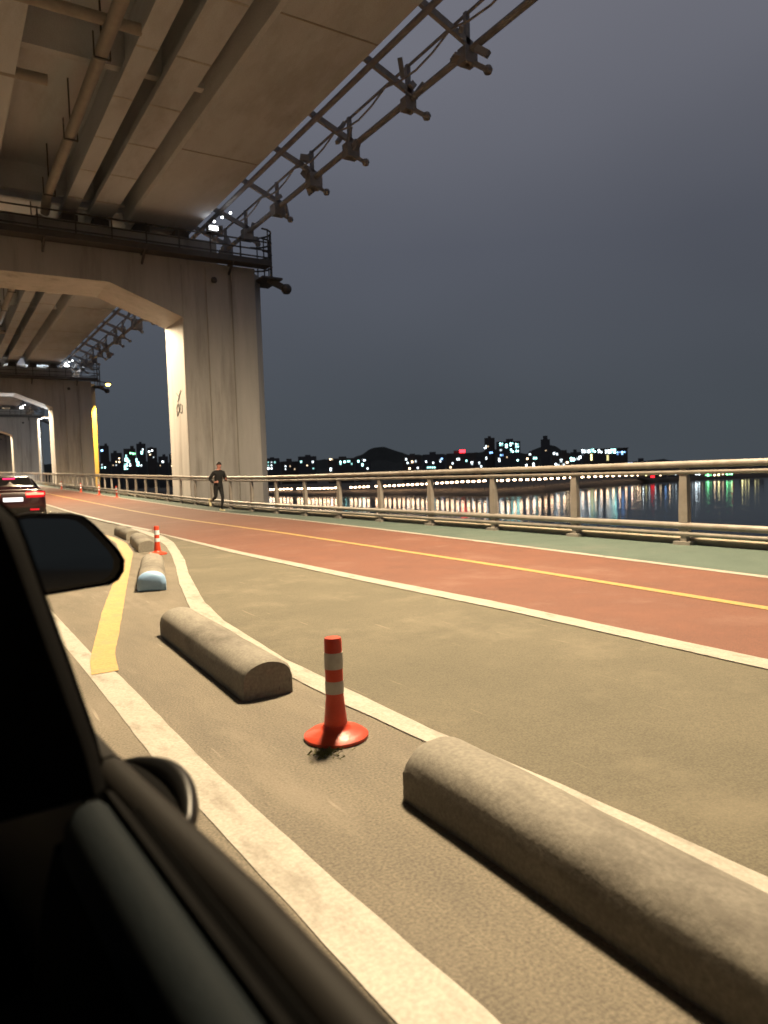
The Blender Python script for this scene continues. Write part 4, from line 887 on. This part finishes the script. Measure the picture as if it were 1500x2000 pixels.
sweep('weatherstrip', [(0.186, 0.836), (0.190, 0.846), (0.200, 0.842), (0.207, 0.848), (0.2125, 0.842), (0.2125, 0.80), (0.186, 0.80)], ydoor[:18], M['rubber'], tp=False)
sweep('window_sill_trim', [(0.185, 0.82), (0.185, 0.842), (0.176, 0.850), (0.165, 0.851), (0.152, 0.846), (0.141, 0.832), (0.134, 0.80)], [-0.85 + 0.1 * k for k in range(0, 17)] + [0.79, 0.82], M['trim_grey'], tp=False)
sweep('door_panel', [(0.185, 0.81), (0.134, 0.80), (0.118, 0.74), (0.105, 0.66), (0.06, 0.63), (0.05, 0.58), (0.10, 0.54), (0.11, 0.30), (0.185, 0.28)], ydoor[:18], M['trim_black'], tp=False)
# pillar between the doors, leaning in towards the roof
px = [(0.846, 0.206), (0.896, 0.197), (0.98, 0.1755), (1.069, 0.152), (1.13, 0.1365), (1.163, 0.127), (1.185, 0.108), (1.22, 0.075), (1.30, 0.03), (1.43, -0.03)]
mb = MB(); mb.loft([[(x, 0.92, z), (x + 0.002, 1.06, z), (x - 0.055, 1.07, z), (x - 0.06, 0.92, z)] for z, x in px])
obj('pillar', mb, M['trim_black'], own, 50)
mb = MB(); mb.loft([[(x - 0.028, 0.84, z), (x - 0.012, 0.86, z), (x - 0.012, 0.917, z), (x - 0.12, 0.917, z), (x - 0.13, 0.84, z)] for z, x in [(0.846, 0.205)] + px[1:]])
obj('pillar_trim', mb, M['trim_black'], own, 50)
# roof, cant rail, floor, seats and the far side so that the cabin is dark inside
mb = MB(); mb.loft([[(x, y, z - 0.05 * max(0, y - 1.0) ** 2) for x, z in ((-1.33, 1.42), (-1.2, 1.47), (-0.62, 1.50), (-0.1, 1.48), (0.02, 1.44), (0.02, 1.40), (-0.1, 1.43), (-0.62, 1.45), (-1.2, 1.42), (-1.33, 1.38))] for y in (-0.9, -0.4, 0.2, 0.8, 1.3, 1.6)])
obj('roof', mb, M['own_paint'], own, 60)
mb = MB(); mb.box(-1.4, 0.19, -0.9, 2.1, 0.24, 0.27); obj('floor', mb, M['trim_black'], own)
mb = MB(); mb.loft([[(-1.24 - x, y, z) for x, z in skin] for y in (-0.85, 0.5, 1.5, 2.3, 3.4)]); obj('left_side', mb, M['own_paint'], own, 50)
mb = MB(); mb.box(-1.35, 0.12, -0.92, -0.86, 0.25, 1.45); obj('rear_bulkhead', mb, M['trim_black'], own)
for x in (-0.33, -0.98):
    mb = MB(); mb.loft([[(x - w, y, z) for w, y in ((-0.25, a), (0.25, a), (0.25, b), (-0.25, b))] for z, a, b in ((0.45, 0.98, 1.10), (0.8, 0.86, 1.0), (1.02, 0.78, 0.90), (1.06, 0.79, 0.86))])
    mb.box(x - 0.25, x + 0.25, 0.98, 1.5, 0.35, 0.5); mb.box(x - 0.13, x + 0.13, 0.76, 0.84, 1.09, 1.25)
    obj('front_seat', mb, M['trim_black'], own, 50)
mb = MB(); mb.loft([[(x, y, z) for x in (-1.42, -0.62, 0.17)] for y, z in ((2.15, 0.90), (2.7, 0.88), (3.3, 0.80), (3.5, 0.62))], cap=False, closed=False)
mb.loft([[(x, y, z - 0.02) for x in (-1.42, -0.62, 0.17)] for y, z in ((2.15, 0.90), (2.7, 0.88), (3.3, 0.80), (3.5, 0.62))], cap=False, closed=False)
obj('bonnet', mb, M['own_paint'], own, 50)
mb = MB(); mb.box(-1.35, 0.15, 1.75, 2.14, 0.60, 0.89); obj('dashboard', mb, M['trim_black'], own)
mb = MB(); mb.bar((0.13, 2.12, 0.88), (-0.03, 1.55, 1.42), 0.06, 0.08); obj('windscreen_pillar', mb, M['car_black'], own)
# outside handle of the front door
mb = MB(); rows = []
N = 16
for i in range(N + 1):
    u = i / N; y = 1.10 - 0.27 * u
    bow = math.sin(math.pi * min(1, max(0, u))) ** 0.7
    x = 0.272 + 0.038 * bow; z = 0.772 + 0.012 * math.sin(math.pi * u)
    hz = 0.010 + 0.013 * bow; wx = 0.006 + 0.010 * bow
    rows.append([(x + wx * math.cos(a), y, z + hz * math.sin(a)) for a in [2 * math.pi * k / 12 for k in range(12)]])
mb.loft(rows)
hdl = obj('door_handle', mb, M['handle'], front_door, 60)
mb = MB(); rows = []
for i in range(N + 1):
    u = i / N; y = 1.10 - 0.27 * u; bow = math.sin(math.pi * u) ** 0.7
    rows.append([(0.266 + 0.038 * bow, y, 0.752), (0.266 + 0.038 * bow, y, 0.782), (0.225, y, 0.806), (0.225, y, 0.74)])
mb.loft(rows)
obj('handle_cup', mb, M['trim_black'], hdl, 40)
# wing mirror
outline = [(0.205, 1.118), (0.225, 1.136), (0.255, 1.140), (0.340, 1.134), (0.366, 1.127), (0.388, 1.108), (0.415, 1.075), (0.440, 1.042), (0.452, 1.018), (0.449, 0.992), (0.436, 0.973), (0.415, 0.963), (0.36, 0.9605), (0.285, 0.956), (0.225, 0.952), (0.205, 0.968)]
cx, cz = 0.325, 1.045
mir = thing('wing_mirror', '', '') if False else None
mb = MB(); rows = []
for y, s in ((1.715, 0.93), (1.700, 0.98), (1.705, 1.0), (1.73, 1.0), (1.80, 0.93), (1.86, 0.78), (1.895, 0.5), (1.905, 0.2)):
    rows.append([(cx + (x - cx) * s, y, cz + (z - cz) * s) for x, z in outline])
mb.loft(rows)
mir = obj('wing_mirror', mb, M['car_black'], own, 50)
mb = MB()
inner = [(cx + (x - cx) * 0.87 - 0.008, cz + (z - cz) * 0.86) for x, z in outline]
def tilt(x, z): return 1.7125 + (z - cz) * 0.043
mb.loft([[(x, tilt(x, z) - 0.002, z) for x, z in inner], [(x, tilt(x, z) + 0.01, z) for x, z in inner]])
obj('mirror_glass', mb, M['mirror'], mir)
mb = MB(); mb.bar((0.15, 1.78, 0.93), (0.26, 1.79, 0.985), 0.07, 0.10); obj('mirror_arm', mb, M['car_black'], mir)

# ------------------------------------------------------------------ lamps along the far bank
mb = MB(); mb.tube([(0, 0, -4.6), (0, 0, -0.1)], 0.06, 6)
mb2 = MB(); mb2.ball((0, 0, 0), 0.58, 8, sc=(1.35, 1, 0.75))
lamp0 = None
for k, (x, y, z) in enumerate(BANK_LAMPS):
    if lamp0 is None:
        lamp0 = thing('promenade_lamp', 'one of the row of warm globe lamps along the far river bank', 'lamp', (x, y, z), 0, 'warm lamps along the far bank')
        obj('post', mb, M['dark_steel'], lamp0); obj('globe', mb2, M['bank_lamp'], lamp0)
    else:
        dup(lamp0, (x, y, z))

# ------------------------------------------------------------------ city on the far side
for i, (x, y, rot, w, zt, wins, desc, cat) in enumerate(BUILDINGS):
    low = cat in ('pavilion', 'hall')
    t = thing({'apartment block': 'apartment_block', 'tower': 'tower', 'hall': 'floodlit_hall', 'pavilion': 'riverside_pavilion'}[cat], desc, cat, (x, y, 0), rot)
    rnd = random.Random(i)
    d = 8.0 if low else min(18.0, max(10.0, w))
    mb = MB()
    mb.box(-w/2, w/2, 0, d, -6.3, zt - (0.4 if low else 0))
    m = M['tower'] if i % 2 else M['tower2']
    obj('wall', mb, m, t)
    mb = MB()
    if cat == 'tower':
        mb.box(-w/4, w/4, d * .3, d * .7, zt, zt + 4)
    elif low:
        mb.box(-w/2 - 0.8, w/2 + 0.8, -0.8, d + 0.8, zt - 0.4, zt + 0.1)
    else:
        a = rnd.uniform(-0.3, 0.1) * w
        mb.box(a, a + w * 0.3, d * .25, d * .75, zt, zt + rnd.uniform(1.5, 3.5)); mb.box(-w/2 + 0.01, w/2 - 0.01, 0.01, 0.3, zt, zt + 0.8)
    obj('roof_block', mb, m, t)
    for (u, z, sx, sz, c) in wins:
        # each lit patch is one or a few panes
        nx = 2 if sx > 2.2 else 1
        nz = 2 if sz > 2.4 else 1
        if sz > 5.5: nz = 4
        if sx > 5.0: nx = 4
        if c == 3 or (c == 5 and cat == 'hall'): nx = nz = 1  # one box each: red sign; hall pillars glow in place of floodlighting
        for a in range(nx):
            for b in range(nz):
                if nx * nz > 2 and rnd.random() < 0.15: continue
                pw, ph = sx / nx, sz / nz
                uu, zz = u - sx / 2 + (a + 0.5) * pw, z - sz / 2 + (b + 0.5) * ph
                mb = MB(); mb.box(uu - pw * 0.36, uu + pw * 0.36, -0.22, 0.05, zz - ph * 0.34, zz + ph * 0.34)
                obj('lit_window', mb, GLOWS[c][rnd.choice((0, 1, 1, 2, 2))], t)
